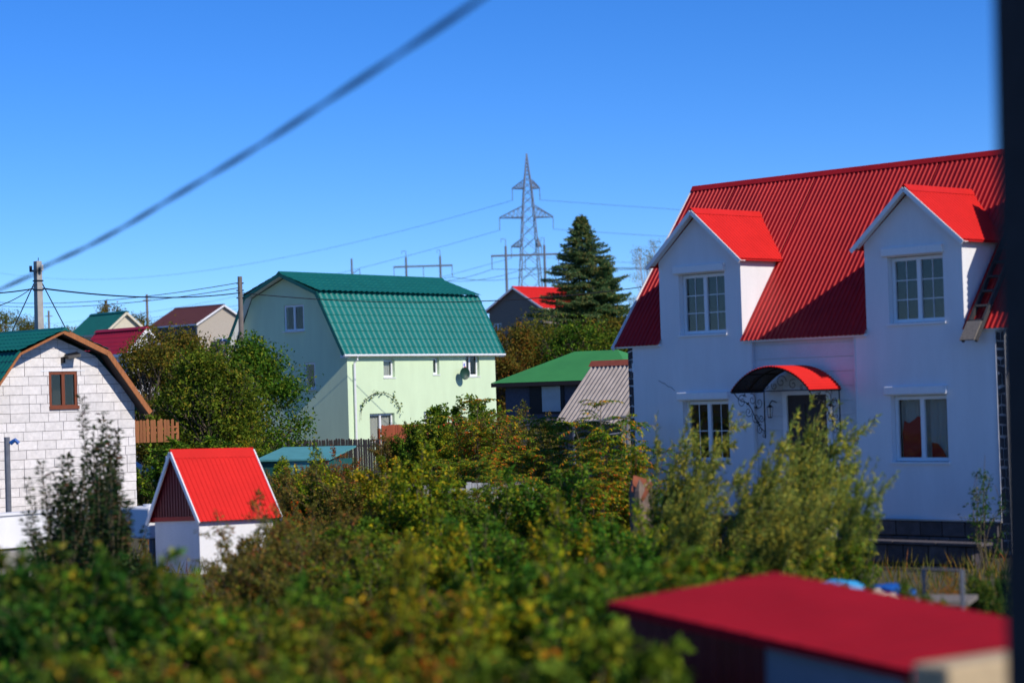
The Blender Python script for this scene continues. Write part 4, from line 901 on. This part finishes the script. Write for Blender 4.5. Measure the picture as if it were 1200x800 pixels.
def willow(seed, h, nst, fm, lean, spread=.5, ll=.11, lw=.020, nlf=120):
    p = Plant(seed); r = p.r
    for i in range(nst):
        a = r.uniform(0,6.283); t = r.uniform(0,1)**.6*spread; hh = h*r.uniform(.5,1.03)
        b0 = np.array([math.cos(a)*t*.35*h, math.sin(a)*t*.35*h, -.05]); tip = b0+np.array([math.cos(a)*t*.35*h+lean*hh*r.uniform(.6,1.3), math.sin(a)*t*.35*h, hh]); k = 10; pts = []
        for q in range(k+1): f = q/k; pts.append(b0+(tip-b0)*np.array([f**1.7,f**1.7,f**.92])+np.array([.04*h*math.sin(f*5+a),0,0])*f)
        pts = np.array(pts); p.stem.tube([Vector(v) for v in pts], .009, 4, .003, cap=False)
        def lv(pts, n, f0):
            k = len(pts)-1; f = f0+(1-f0)*r.uniform(0,1,n); q = np.minimum(k-1,(f*k).astype(int)); b = pts[q]+(pts[q+1]-pts[q])*(f*k-q)[:,None]; ax = pts[q+1]-pts[q]; ax = ax/np.linalg.norm(ax,axis=1,keepdims=True)
            p.leaves(b, ax*.75+rdir(r,n)*.75+np.array([lean*.5,0,-.12]), rdir(r,n)*.8+np.array([0,0,.6]), ll*r.uniform(.6,1.3,n), lw*r.uniform(.7,1.3,n))
        lv(pts, nlf, .22)
        for w_ in range(7):
            f = r.uniform(.3,.95); q = int(f*k); bp = pts[q]; ax = (pts[min(k,q+1)]-pts[max(0,q-1)]); ax /= np.linalg.norm(ax); d = ax*.8+rdir(r,1)[0]*.55; tl = h*.22*r.uniform(.5,1.1)
            tp = np.array([bp+d*tl*g+np.array([lean*.25*tl*g*g,0,-.1*tl*g*g]) for g in (0,.35,.7,1)]); p.stem.tube([Vector(v) for v in tp], .004, 3, .002, cap=False); lv(tp, 42, 0)
    return p.foliage('foliage', fm), p.stem.mesh('stems', STEM)
def sumac(seed, h, nst, fm, ll=.13, lw=.038):
    p = Plant(seed); r = p.r
    def frond(b, d, L):
        n = 9; pts = []
        for q in range(n+1): f = q/n; pts.append(b+d*L*f+np.array([0,0,-.42*L*f*f]))
        pts = np.array(pts); p.stem.tube([Vector(v) for v in pts[::3]], .005, 3, .002, cap=False)
        for q in range(1,n+1):
            ax = pts[q]-pts[q-1]; ax /= np.linalg.norm(ax); sd = np.cross(ax,[0,0,1]); sd /= np.linalg.norm(sd)+1e-6; k_ = (1-.55*abs(q/n-.5))
            for s in (-1,1): p.leaves([pts[q]], [s*sd*.9+ax*.45+np.array([0,0,-.28])+r.normal(size=3)*.12], [np.array([0,0,1])+r.normal(size=3)*.25], ll*k_*r.uniform(.8,1.15), lw)
        p.leaves([pts[n]], [ax], [np.array([0,0,1.])], ll, lw)
    for i in range(nst):
        a = r.uniform(0,6.283); t = r.uniform(0,1)**.6; tip = np.array([math.cos(a)*t*h*.42, math.sin(a)*t*h*.42, h*r.uniform(.5,1)*(1-.2*t)]); b0 = np.array([math.cos(a)*t*.2,math.sin(a)*t*.2,-.05]); k = 6
        pts = np.array([b0+(tip-b0)*np.array([f**1.4,f**1.4,f])+r.normal(size=3)*.02 for f in np.linspace(0,1,k+1)]); p.stem.tube([Vector(v) for v in pts], .02, 4, .007, cap=False)
        for w_ in range(15):
            f = r.uniform(.35,1)**.7 if w_ < 9 else 1; q = min(k-1,int(f*k)); bp = pts[q]+(pts[q+1]-pts[q])*(f*k-q); a2 = r.uniform(0,6.283); el = r.uniform(.1,.8); frond(bp, np.array([math.cos(a2)*math.cos(el),math.sin(a2)*math.cos(el),math.sin(el)]), r.uniform(.35,.62)*h/2.6)
    return p.foliage('foliage', fm), p.stem.mesh('stems', STEM)
def tree(seed, h, rx, nclump, nleaf, ll, fm, trunk=.13, c0=.28, clump=.36, bm_=None, shape=1.0, sparse=0):
    p = Plant(seed); r = p.r; k = 8; bend = r.normal(size=2)*.05*h
    tp = [np.array([bend[0]*f*f, bend[1]*f*f, h*.86*f-.1]) for f in np.linspace(0,1,k+1)]; p.stem.tube([Vector(v) for v in tp], trunk, 8, trunk*.2)
    ccs = []
    for i in range(nclump):
        zf = r.uniform(0,1); zc = h*(c0+(1-c0)*zf*.93); rr = rx*math.sqrt(max(.05,1-(abs(2*zf-.8)/1.25)**2.2))*shape; a = r.uniform(0,6.283); t = r.uniform(.35,1)**.6; cc = np.array([math.cos(a)*rr*t, math.sin(a)*rr*t, zc])+np.array([*(bend*zf),0]); cs = clump*rx*r.uniform(.55,1.15); ccs.append((cc,cs))
        q = tp[min(k, max(1,int((zc/h*.75)*k)))]; mid = (q+cc)/2+np.array([0,0,-.04*h]); p.stem.tube([Vector(q),Vector(mid),Vector(cc)], trunk*.32, 4, trunk*.06, cap=False)
        for w_ in range(5): e = cc+rdir(r,1)[0]*cs*.9; p.stem.tube([Vector(cc*.6+mid*.4),Vector(e)], trunk*.10, 3, trunk*.03, cap=False)
    per = nleaf//nclump
    for cc, cs in ccs:
        n = max(20,int(per*(cs/(clump*rx))**2)); d = rdir(r,n); rad = cs*r.uniform(0,1,n)**.45*(1+.35*r.normal(size=n)*.5); 
        lob = 1+.28*np.sin(d[:,0]*4.1+cc[0]*3)+.24*np.sin(d[:,1]*5.3+cc[2]*2); pos = cc+d*(rad*lob)[:,None]*np.array([1,1,.8])
        p.leaves(pos, d*.5+rdir(r,n)+np.array([0,0,-.25]), d*.5+rdir(r,n)*.7+np.array([0,0,.5]), ll*r.uniform(.6,1.3,n), ll*.55*r.uniform(.7,1.2,n))
    return p.foliage('crown', fm), p.stem.mesh('trunk', bm_ or BARK)
def spruce(seed, h, rb, fm):
    p = Plant(seed); r = p.r; p.stem.tube([Vector((0,0,-.2)),Vector((0,0,h*.5)),Vector((0,0,h))], .2, 8, .02)
    z = h*.10
    while z < h*.985:
        f = z/h; R0 = rb*(1-f)**1.02*1.05+.06; nb = int(5+6*(1-f)); a0 = r.uniform(0,6.28)
        for i in range(nb):
            a = a0+i*6.283/nb+r.normal()*.18; L = R0*r.uniform(.48,1.2); el = r.uniform(-.12,.25)+.4*f; k = max(4,int(L/.16)); u = np.array([math.cos(a),math.sin(a),0])
            g = np.linspace(0,1,k+1); pts = np.outer(g*L,u)+np.stack([0*g,0*g,z+L*(math.sin(el)*g-.42*g*g+.22*g**3.2)],1); p.stem.tube([Vector(v) for v in pts[::max(1,k//3)]], .03*(1-f)+.008, 3, .006, cap=False)
            sd = np.cross(u,[0,0,1])
            for q in range(1,k+1):
                tw = .34*L*(1-g[q])*.9+.14; nn = 4
                for s in (-1,1):
                    for e in range(nn):
                        ff = (e+1)/nn; b = pts[q]+s*sd*tw*ff*.9+u*tw*ff*.45+np.array([0,0,-.10*tw*ff+r.normal()*.03]); n = 3
                        p.leaves(np.tile(b,(n,1))+r.normal(size=(n,3))*.035, np.tile(s*sd*.7+u*.7+np.array([0,0,-.12]),(n,1))+r.normal(size=(n,3))*.42, np.array([0,0,1])+r.normal(size=(n,3))*.55, .20*r.uniform(.7,1.2,n), .055)
                n = 4; p.leaves(np.tile(pts[q],(n,1))+r.normal(size=(n,3))*.03, np.tile(u,(n,1))+r.normal(size=(n,3))*.5, np.array([0,0,1])+r.normal(size=(n,3))*.6, .19, .055)
        z += max(.13,.40*(1-f)+.08)*r.uniform(.75,1.25)
    n = 60; p.leaves(np.stack([r.normal(size=n)*.04,r.normal(size=n)*.04,h*r.uniform(.9,1.0,n)],1), rdir(r,n)*.7+np.array([0,0,.8]), rdir(r,n), .2, .05)
    return p.foliage('needles', fm), p.stem.mesh('trunk', BARK)
def upright(seed, h, nst, fm, ll=.085, lw=.05):
    p = Plant(seed); r = p.r
    for i in range(nst):
        a = r.uniform(0,6.283); t = r.uniform(.1,1); hh = h*(1.0 if i == 0 else r.uniform(.55,.93)); b0 = np.array([math.cos(a)*.12,math.sin(a)*.12,0]); tip = np.array([math.cos(a)*t*h*.17,math.sin(a)*t*h*.17,hh]); k = 8
        pts = np.array([b0+(tip-b0)*np.array([f**.8,f**.8,f])+np.array([.03*math.sin(7*f+a),0,0]) for f in np.linspace(0,1,k+1)]); p.stem.tube([Vector(v) for v in pts], .016, 5, .004, cap=False)
        n = int(230*hh/h); f = r.uniform(.18,1,n); q = np.minimum(k-1,(f*k).astype(int)); b = pts[q]+(pts[q+1]-pts[q])*(f*k-q)[:,None]; d = rdir(r,n); d[:,2] = np.abs(d[:,2])*.3+.15
        p.leaves(b+d*.03, d, np.array([0,0,1])+r.normal(size=(n,3))*.45, ll*r.uniform(.7,1.25,n), lw*r.uniform(.8,1.2,n))
        for w_ in range(5):
            f = r.uniform(.15,.6); q = int(f*k); d = rdir(r,1)[0]; d[2] = abs(d[2])+.5; d /= np.linalg.norm(d); L = h*.2*r.uniform(.5,1.1)*(1-f*.5); p.stem.tube([Vector(pts[q]),Vector(pts[q]+d*L)], .007, 3, .003, cap=False); n = 60; f2 = r.uniform(.1,1,n); dd = rdir(r,n)
            p.leaves(pts[q]+np.outer(f2*L,d)+dd*.02, dd+np.array([0,0,.2]), np.array([0,0,1])+r.normal(size=(n,3))*.5, ll*r.uniform(.7,1.2,n), lw)
    return p.foliage('foliage', fm), p.stem.mesh('stems', STEM)

LM_GREEN = leafmat('leaf_green', [(3,(.022,.055,.006)),(4,(.048,.110,.009)),(3,(.085,.160,.012)),(1.4,(.16,.20,.014))])
LM_DARK = leafmat('leaf_dark_green', [(4,(.014,.038,.006)),(4,(.028,.068,.008)),(2,(.060,.115,.012)),(.8,(.14,.14,.014))])
LM_YEL = leafmat('leaf_yellow_green', [(2,(.045,.085,.006)),(4,(.10,.155,.008)),(3,(.18,.20,.010)),(1.6,(.36,.27,.010))])
LM_OLV = leafmat('leaf_olive_brown', [(2,(.045,.055,.010)),(4,(.095,.095,.014)),(3,(.145,.115,.018)),(1.5,(.18,.095,.022)),(.6,(.22,.07,.02))])
LM_RED = leafmat('leaf_russet', [(2,(.06,.055,.010)),(3,(.13,.080,.012)),(3,(.25,.090,.012)),(2,(.36,.12,.010))])
LM_SUM = leafmat('leaf_sumac', [(4,(.030,.085,.006)),(4,(.070,.160,.010)),(2,(.17,.20,.012)),(1.4,(.42,.27,.012)),(1.1,(.48,.13,.010))])
LM_WIL = leafmat('leaf_willow', [(3,(.060,.080,.012)),(4,(.125,.160,.028)),(4,(.23,.24,.045)),(2,(.36,.27,.03))], .4, gain=1.75)
LM_PEAR = leafmat('leaf_pear', [(4,(.010,.028,.010)),(4,(.020,.046,.012)),(2,(.05,.08,.020)),(.5,(.12,.06,.03))], .2, .4, 1.3)
LM_TREE = leafmat('leaf_apple', [(3,(.028,.065,.006)),(4,(.058,.120,.009)),(3,(.105,.180,.014)),(1,(.20,.20,.016))], gain=1.4)
LM_TREEO = leafmat('leaf_autumn_tree', [(3,(.055,.065,.009)),(4,(.11,.11,.013)),(3,(.17,.14,.016)),(1.5,(.22,.115,.016))], gain=1.35)
LM_NEED = leafmat('spruce_needles', [(3,(.026,.058,.022)),(4,(.048,.095,.034)),(2,(.09,.135,.048)),(1.2,(.18,.14,.04))], .3, gain=2.1)
LM_BIR = leafmat('leaf_pale_birch', [(3,(.20,.22,.13)),(3,(.30,.30,.18)),(2,(.36,.30,.14))], .4, gain=1)
LM_ORG = leafmat('petal_orange', [(2,(.05,.09,.008)),(2,(.11,.13,.008)),(3,(.55,.24,.010)),(2,(.60,.14,.008))], gain=1)

LM_MIX = leafmat('leaf_mixed', [(2,(.035,.06,.007)),(3,(.070,.115,.009)),(3,(.135,.155,.011)),(3,(.075,.155,.009)),(1.2,(.25,.19,.013)),(.4,(.28,.11,.012))], gain=1.75)
PR = {
 'm1': shrub(17, 2, .9, 30, 12, 24, .068, .036, LM_MIX, up=.62, twl=.3), 'm2': shrub(18, 2, .75, 28, 12, 24, .06, .03, LM_MIX, up=.7, droop=.15, twl=.34), 'm3': shrub(19, 2, 1.0, 30, 12, 24, .075, .042, LM_MIX, up=.5),
 'g1': shrub(1, 2, 1.0, 26, 13, 24, .09, .058, LM_GREEN), 'g2': shrub(2, 2, .8, 24, 14, 24, .08, .05, LM_GREEN, up=.45),
 'd1': shrub(3, 2, 1.0, 28, 14, 26, .068, .042, LM_DARK), 'd2': shrub(4, 2, .8, 26, 14, 26, .072, .045, LM_DARK, droop=.4),
 'y1': shrub(5, 2, 1.0, 24, 13, 23, .09, .055, LM_YEL), 'y2': shrub(6, 2, .75, 22, 13, 24, .08, .045, LM_YEL, up=.6),
 'o1': shrub(7, 2, .8, 34, 11, 22, .065, .024, LM_OLV, up=.7, twl=.26), 'o2': shrub(8, 2, 1.0, 34, 11, 22, .06, .028, LM_OLV, up=.6, droop=.4),
 'r1': shrub(9, 2, .7, 22, 11, 15, .06, .03, LM_RED, up=.6), 'f1': shrub(10, 2, 1.0, 20, 10, 14, .06, .045, LM_ORG),
 's1': sumac(11, 2.6, 20, LM_SUM), 's2': sumac(12, 2.6, 17, LM_SUM),
 'w1': willow(13, 3, 24, LM_WIL, .46, ll=.14, lw=.028), 'w2': willow(14, 3, 23, LM_WIL, .38, .7, ll=.14, lw=.028),
 'u1': shrub(20, 2, .55, 15, 14, 17, .085, .036, LM_YEL, up=.78, droop=.1, twl=.42, low=.3), 'u2': shrub(23, 2, .6, 15, 14, 17, .08, .04, LM_GREEN, up=.75, droop=.12, twl=.4, low=.3),
 'q1': shrub(16, 2, .8, 8, 8, 10, .08, .03, LM_DARK, up=.5, droop=.5),
 'p1': upright(15, 3, 13, LM_PEAR),
}
PH = dict(u1=2,u2=2,m1=2,m2=2,m3=2,g1=2,g2=2,d1=2,d2=2,y1=2,y2=2,o1=2,o2=2,r1=2,f1=2,s1=2.6,s2=2.6,w1=3,w2=3,p1=3,q1=2)
prn = random.Random(77)
def plant(name, kind, label, px, ytop, Y, cat='shrub', group=None, wide=1.0, rot=None, parts=('foliage','stems'), protos=None, x_off=0):
    p = atY(px, ytop, Y); g = gz(p.x, p.y); H = p.z-g; fo, stm = PR[kind]; t = thing(name, label, cat, (p.x+x_off,p.y,g), prn.uniform(0,6.28) if rot is None else rot, group)
    sc_ = H/PH[kind]; t.scale = (sc_*wide, sc_*wide, sc_)
    a = obj(parts[0], fo, t); a['kind'] = 'stuff'; obj(parts[1], stm, t); return t
# --- trees behind
def plant_tree(name, label, px, ytop, Y, mk, base=None, cat='tree', group=None, rot=0):
    p = atY(px, ytop, Y); g = gz(p.x,p.y); H = p.z-g; t = thing(name, label, cat, (p.x,p.y,g), rot, group); fo, stm = mk(H)
    a = obj(fo.name.split('.')[0], fo, t); a['kind'] = 'stuff'; obj('trunk', stm, t); return t
plant_tree('spruce_tree', 'tall dark blue-green spruce rising beside the red-roofed wooden house', 681, 251, 150, lambda H: spruce(21, H, 6.4, LM_NEED))
plant_tree('spruce_tree', 'shorter spruce crowding against the right flank of the tall spruce', 708, 306, 149, lambda H: spruce(22, H, 4.4, LM_NEED), rot=1)
plant_tree('apple_tree', 'leafy green apple tree in front of the pale green gable', 283, 398, 84, lambda H: tree(31, H, 2.3, 95, 30000, .15, LM_TREE, c0=.12))
plant_tree('apple_tree', 'darker green tree growing against the apple tree before the gable', 245, 410, 80, lambda H: tree(32, H, 2.0, 80, 24000, .15, LM_TREE, c0=.1), rot=2)
plant_tree('autumn_tree', 'brownish green autumn tree behind the block house verge', 195, 382, 88, lambda H: tree(33, H, 2.0, 80, 22000, .14, LM_TREEO, c0=.12))
plant_tree('autumn_tree', 'olive autumn tree filling the gap below the brown-roofed house', 228, 388, 92, lambda H: tree(34, H, 2.0, 80, 22000, .14, LM_TREEO, c0=.1), rot=1)
plant_tree('autumn_tree', 'russet-tinged tree screening the crimson tiled roof', 170, 392, 86, lambda H: tree(35, H, 1.5, 60, 14000, .13, LM_TREEO, c0=.1), rot=3)
for i, (px, yt, Y, rx, lab, fm) in enumerate(((600,382,128,2.6,'brownish tree below the wooden house',LM_TREEO),(636,372,133,2.8,'olive tree at the foot of the tall spruce',LM_TREEO),(672,380,126,3.0,'dark green tree before the tall spruce',LM_TREE),(708,372,130,2.6,'brown-green tree beside the white house verge',LM_TREEO),(735,385,124,2.2,'bushy green tree behind the corrugated shed',LM_TREE),(584,400,120,1.8,'low brown tree at the far end of the pale green house',LM_TREEO))):
    plant_tree('background_tree', lab, px, yt, Y, lambda H: tree(40+i, H, rx, 70, 17000, .2, fm, c0=.1, trunk=.16), rot=i)
for i, (px, yt, Y) in enumerate(((752,284,235),(775,276,238))):
    plant_tree('pale_tree', ('pale half-bare birch showing beside the dormer','taller pale birch close behind the red roof verge')[i], px, yt, Y, lambda H: tree(50+i, H, 2.0, 34, 2600, .16, LM_BIR, c0=.3, trunk=.10, bm_=mat('pale_birch_bark', (.5,.46,.42), .9, .3, 6)))
for i, (px, yt, Y, rx, n) in enumerate(((8,368,190,3.4,5200),(38,378,195,2.6,4000),(80,383,180,2.2,3000),(136,352,165,1.7,1500),(155,366,172,2.0,2600),(-25,372,188,3.2,4000))):
    plant_tree('hill_tree', ('autumn tree on the rise above the teal tiled roof','low autumn tree on the rise beside the concrete pole','small tree between concrete pole and cream house','half-bare dark tree rising behind the cream house','brown tree between cream house and brown-roofed house','broad autumn tree at the far end of the rise')[i], px, yt, Y, lambda H: tree(60+i, H, rx, 40, n*2, .2, LM_TREEO, c0=.15, trunk=.12), rot=i)
# --- named shrubs
plant('pear_sapling','p1','upright dark-leaved pear sapling against the white block wall',104,466,34,'sapling',rot=.4)
plant('pear_sapling','p1','shorter dark sapling beside the upright pear sapling',66,545,31,'sapling',rot=2.2,wide=1.1)
plant('pear_sapling','p1','small dark sapling leaning toward the pump house',138,540,32,'sapling',rot=4,wide=1.1)
plant('pear_sapling','p1','slim dark sapling between the upright pear and the leaning one',120,505,34.5,'sapling',rot=1.1,wide=1.0)
plant('pear_sapling','p1','bushy dark sapling in front of the low white wall',88,540,31.5,'sapling',rot=5.2,wide=1.35)
plant('pear_sapling','p1','full dark sapling at the foot of the upright pear',100,520,33,'sapling',rot=3.3,wide=1.35)
plant('pear_sapling','p1','spreading dark sapling beside the white tank',118,560,30,'sapling',rot=.9,wide=1.5)
plant('pear_sapling','p1','broad dark sapling at the end of the low white wall',70,585,29,'sapling',rot=2.9,wide=1.6)
GW_ = 'willow shrubs before the white house'
for px, yt, Y, k, wd, lab in ((893,480,33,'w1',.72,'tall feathery willow shrub bending before the dark door'),(775,488,34,'w2',.62,'feathery willow shrub below the left ground-floor window'),(838,522,31.5,'w1',.75,'bushy willow shrub between two taller willows'),(935,520,32,'w2',.62,'willow shrub with tips reaching past the door step'),(760,560,29,'w1',.7,'low willow shrub beside the tree stump'),(880,556,28,'w2',.85,'low willow shrub in front of the tallest willow'),(968,545,28.5,'w1',.5,'short willow shrub next to the blue tarps')):
    plant('willow_shrub', k, lab, px, yt, Y, 'shrub', GW_, wd, rot=prn.uniform(-.3,.3))
plant('shaded_sapling','q1','sparse dark sapling in front of the curtained window corner',1148,520,38,'sapling',wide=.8,rot=2.6)  # the shade it stands in is put into the dark leaf colour
for px, yt, Y, k, wd, lab in ((560,468,60,'s1',.95,'tall sumac with yellow fronds before the pale green wall'),(655,462,52,'s2',.8,'sumac shrub reaching up in front of the green hipped roof'),(705,470,47,'s1',.75,'sumac shrub with orange fronds before the corrugated shed'),(610,505,50,'s2',1.0,'sumac shrub between two taller sumacs'),(745,495,42,'s2',.6,'sumac shrub beside the stone pilaster'),(690,528,41,'s1',.95,'low sumac in front of the pipe railing'),(575,540,43,'s1',1.0,'low sumac with yellow tips before the white board fence'),(525,520,52,'s2',.9,'sumac shrub at the edge of the red-brown fence')):
    plant('sumac_shrub', k, lab, px, yt, Y, 'shrub', 'sumac shrubs in the middle of the garden', wd)
rows = [
 # label, group, Y range, list of (px, ytop, kind)
 ('thin leafy shrub below the pale green house wall', 'shrubs along the pale green house', (70,82), [(470,492,'o2'),(500,478,'g2'),(545,455,'g2'),(575,472,'o1'),(600,468,'o2'),(628,478,'o1'),(480,505,'g1'),(520,500,'y2'),(390,520,'o1'),(365,528,'r1')]),
 ('green shrub below the leafy trees behind the pump house', 'shrubs below the trees', (62,76), [(215,505,'g1'),(250,508,'g2'),(285,512,'y2'),(318,520,'g2'),(180,530,'d1'),(165,548,'o2'),(235,525,'d1'),(190,560,'g1'),(300,535,'o2')]),
 ('brown weedy shrub in front of the turquoise shed', 'weedy shrubs before the turquoise shed', (46,58), [(345,545,'r1'),(372,530,'o1'),(400,548,'r1'),(425,535,'o2'),(455,530,'y2'),(330,558,'o1'),(358,545,'r1'),(440,545,'o1'),(385,540,'o2'),(412,545,'y2'),(350,552,'o2'),(352,528,'o1'),(396,522,'r1'),(334,532,'y2'),(374,526,'u1')]),
 ('mixed green shrub in the middle of the garden', 'mid-garden shrubs', (38,46), [(480,540,'y2'),(510,552,'o2'),(395,572,'o1'),(545,575,'m2'),(430,585,'o2'),(470,580,'y1'),(620,560,'m1'),(655,580,'y1'),(700,575,'g1'),(735,570,'y2'),(350,590,'o2'),(770,585,'m3'),(590,585,'m2'),(500,525,'u1'),(640,530,'u2'),(725,545,'u1'),(560,555,'u2'),(675,560,'u1'),(610,575,'u1'),(455,560,'u1')]),
 ('yellowing shrub between sumacs and the near garden', 'yellowing shrubs', (27,34), [(330,605,'o2'),(380,605,'o1'),(430,610,'m2'),(480,615,'m1'),(530,608,'y2'),(580,612,'m3'),(630,610,'m2'),(680,608,'y1'),(725,605,'m1'),(765,615,'y1'),(300,625,'o1'),(820,618,'o2'),(870,622,'m2'),(925,622,'g1'),(975,628,'m1'),(410,595,'u2'),(505,592,'u1'),(555,588,'u2'),(655,585,'u1'),(705,590,'u2'),(745,592,'u1')]),
 ('leafy shrub rising around the white pump house', 'shrubs around the pump house', (26,33), [(272,650,'o2'),(326,570,'o2'),(238,668,'m2'),(205,676,'m1'),(180,670,'g2'),(298,612,'o1'),(345,592,'m2'),(158,640,'o2')]),
 ('dense dark shrub in the near garden', 'dense near shrubs', (17,22), [(60,628,'d1'),(100,610,'d2'),(140,625,'m3'),(35,668,'d2'),(168,660,'o2'),(750,620,'m1'),(15,735,'d1'),(215,705,'m3'),(265,695,'o2'),(325,672,'m2'),(380,668,'o1'),(440,672,'m1'),(500,665,'m3'),(555,668,'y1'),(610,670,'m2'),(660,660,'g1'),(715,655,'m3'),(770,652,'m2'),(830,650,'y2'),(890,648,'m1'),(470,640,'u1'),(580,640,'u2'),(640,635,'u1'),(350,650,'u2'),(700,632,'u2')]),
 ('dark leafy shrub at the near edge of the garden', 'shrubs at the near garden edge', (12,15), [(-10,755,'d2'),(50,735,'d1'),(105,730,'m3'),(170,745,'m1'),(235,750,'d1'),(300,735,'m2'),(360,732,'o2'),(420,740,'m3'),(480,735,'m1'),(540,730,'y1'),(600,732,'m2'),(655,722,'m3'),(690,722,'g1')]),
]
NM = dict(u='upright_shrub', m='mottled_shrub', g='green_shrub', d='dark_shrub', y='yellow_shrub', o='olive_shrub', r='russet_shrub')
AD = dict(u='loose upright ', m='mottled olive-green ', g='green-leaved ', d='dark green ', y='yellow-green ', o='olive-brown ', r='russet ')
def mark(px, near):
    if near: return 'below the pear sapling' if px < 150 else 'in front of the pump house' if px < 335 else 'in front of the turquoise shed' if px < 470 else 'in front of the white board fence' if px < 600 else 'beside the crimson shed roof' if px < 740 else 'below the willows'
    return 'behind the pump house' if px < 335 else 'before the turquoise shed' if px < 470 else 'before the white board fence' if px < 600 else 'below the green hipped roof' if px < 700 else 'near the tree stump' if px < 800 else 'under the willows'
for ri, (lab, grp, (y0,y1), items) in enumerate(rows):
    for px, yt, k in items:
        ad = AD[k[0]].strip(); lb = lab.split(' ',1)[1] if ri in (0,1,2) else ''
        if ri == 0: lb = ad+' thin shrub along the pale green wall, '+('by the picket fence' if px < 450 else 'by the red-brown fence' if px < 540 else 'by the house end')
        elif ri == 1: lb = ad+' shrub below the leafy trees, '+('by the parked car' if px < 200 else 'behind the pump house roof' if px < 290 else 'by the turquoise shed')
        elif ri == 2: lb = ad+' weedy shrub before the turquoise shed'
        elif ri == 3: lb = ad+' mid-garden shrub '+mark(px, False)
        elif ri == 4: lb = ad+' low garden shrub '+mark(px, True)
        elif ri == 5: lb = ad+' leafy shrub rising around the white pump house'
        elif ri == 6: lb = ad+' near-garden shrub '+mark(px, True)
        else: lb = ad+' garden-edge shrub '+mark(px, True)
        plant(NM[k[0]], k, lb, px, yt, prn.uniform(y0,y1), 'shrub', grp, prn.uniform(.95,1.25))
for px, yt, Y, lab in ((545,745,13,'orange-flowering plant at the near garden edge'),(600,735,14,'tall orange-flowering plant beside the foreground shed'),(175,672,20,'orange-tinged plant below the shorter pear sapling'),(340,580,44,'orange-red plant before the turquoise shed')):
    plant('flowering_plant','f1',lab,px,yt,Y,'plant',None,.7)
for px, yt, Y in ((1110,665,26),(1140,668,27),(1165,660,28),(1005,668,23.5),(1062,672,23)):
    plant('yard_shrub','r1' if px == 1110 else 'd1',{1110:'russet shrub beside the pipe rack',1140:'dark shrub before the retaining wall',1165:'dark shrub next to the wooden post',1005:'dark shrub hiding the middle of the yard table',1062:'dark shrub growing before the deep blue tarp'}[px],px,yt,Y,'shrub',None,.9)
# vine on an arched wire along the pale green wall
vn = Plant(90); r = vn.r
arcp = [(.75+1.45*(1-math.cos(t)), -.10, 2.35+1.25*math.sin(t)**.8) for t in [3.1416*i/20 for i in range(20)]]
vn.stem.tube(arcp, .014, 5)
for q in arcp[2:]:
    n = int(r.integers(1,6)); vn.leaves(np.array(q)+r.normal(size=(n,3))*np.array([.07,.03,.09]), rdir(r,n)+np.array([0,-.3,-.3]), rdir(r,n)+np.array([0,-1,.5]), .13, .09)
vt = thing('wall_vine', 'thin climbing vine arching over the ground-floor window of the pale green wall', 'vine', gh.location, GAa)
o = obj('foliage', vn.foliage('foliage', LM_DARK), vt); o['kind'] = 'stuff'; obj('stem', vn.stem.mesh('stem', STEM), vt)
# fallen leaves and rough grass over the near garden
def grass():
    p = Plant(99); r = p.r; n = 42000; Y = 8+r.uniform(0,1,n)**1.2*75; x = (r.uniform(-.29,.27,n))*Y*1.0
    p.leaves(np.stack([x,Y,np.full(n,-.08)],1), rdir(r,n)*.45+np.array([0,0,1]), rdir(r,n), .30*r.uniform(.5,1.5,n), .022)
    o = obj('grass', p.foliage('grass', LM_OLV)); o['kind'] = 'stuff'; o['label'] = 'rough grass and weeds covering the garden soil'; o['category'] = 'grass'
grass()
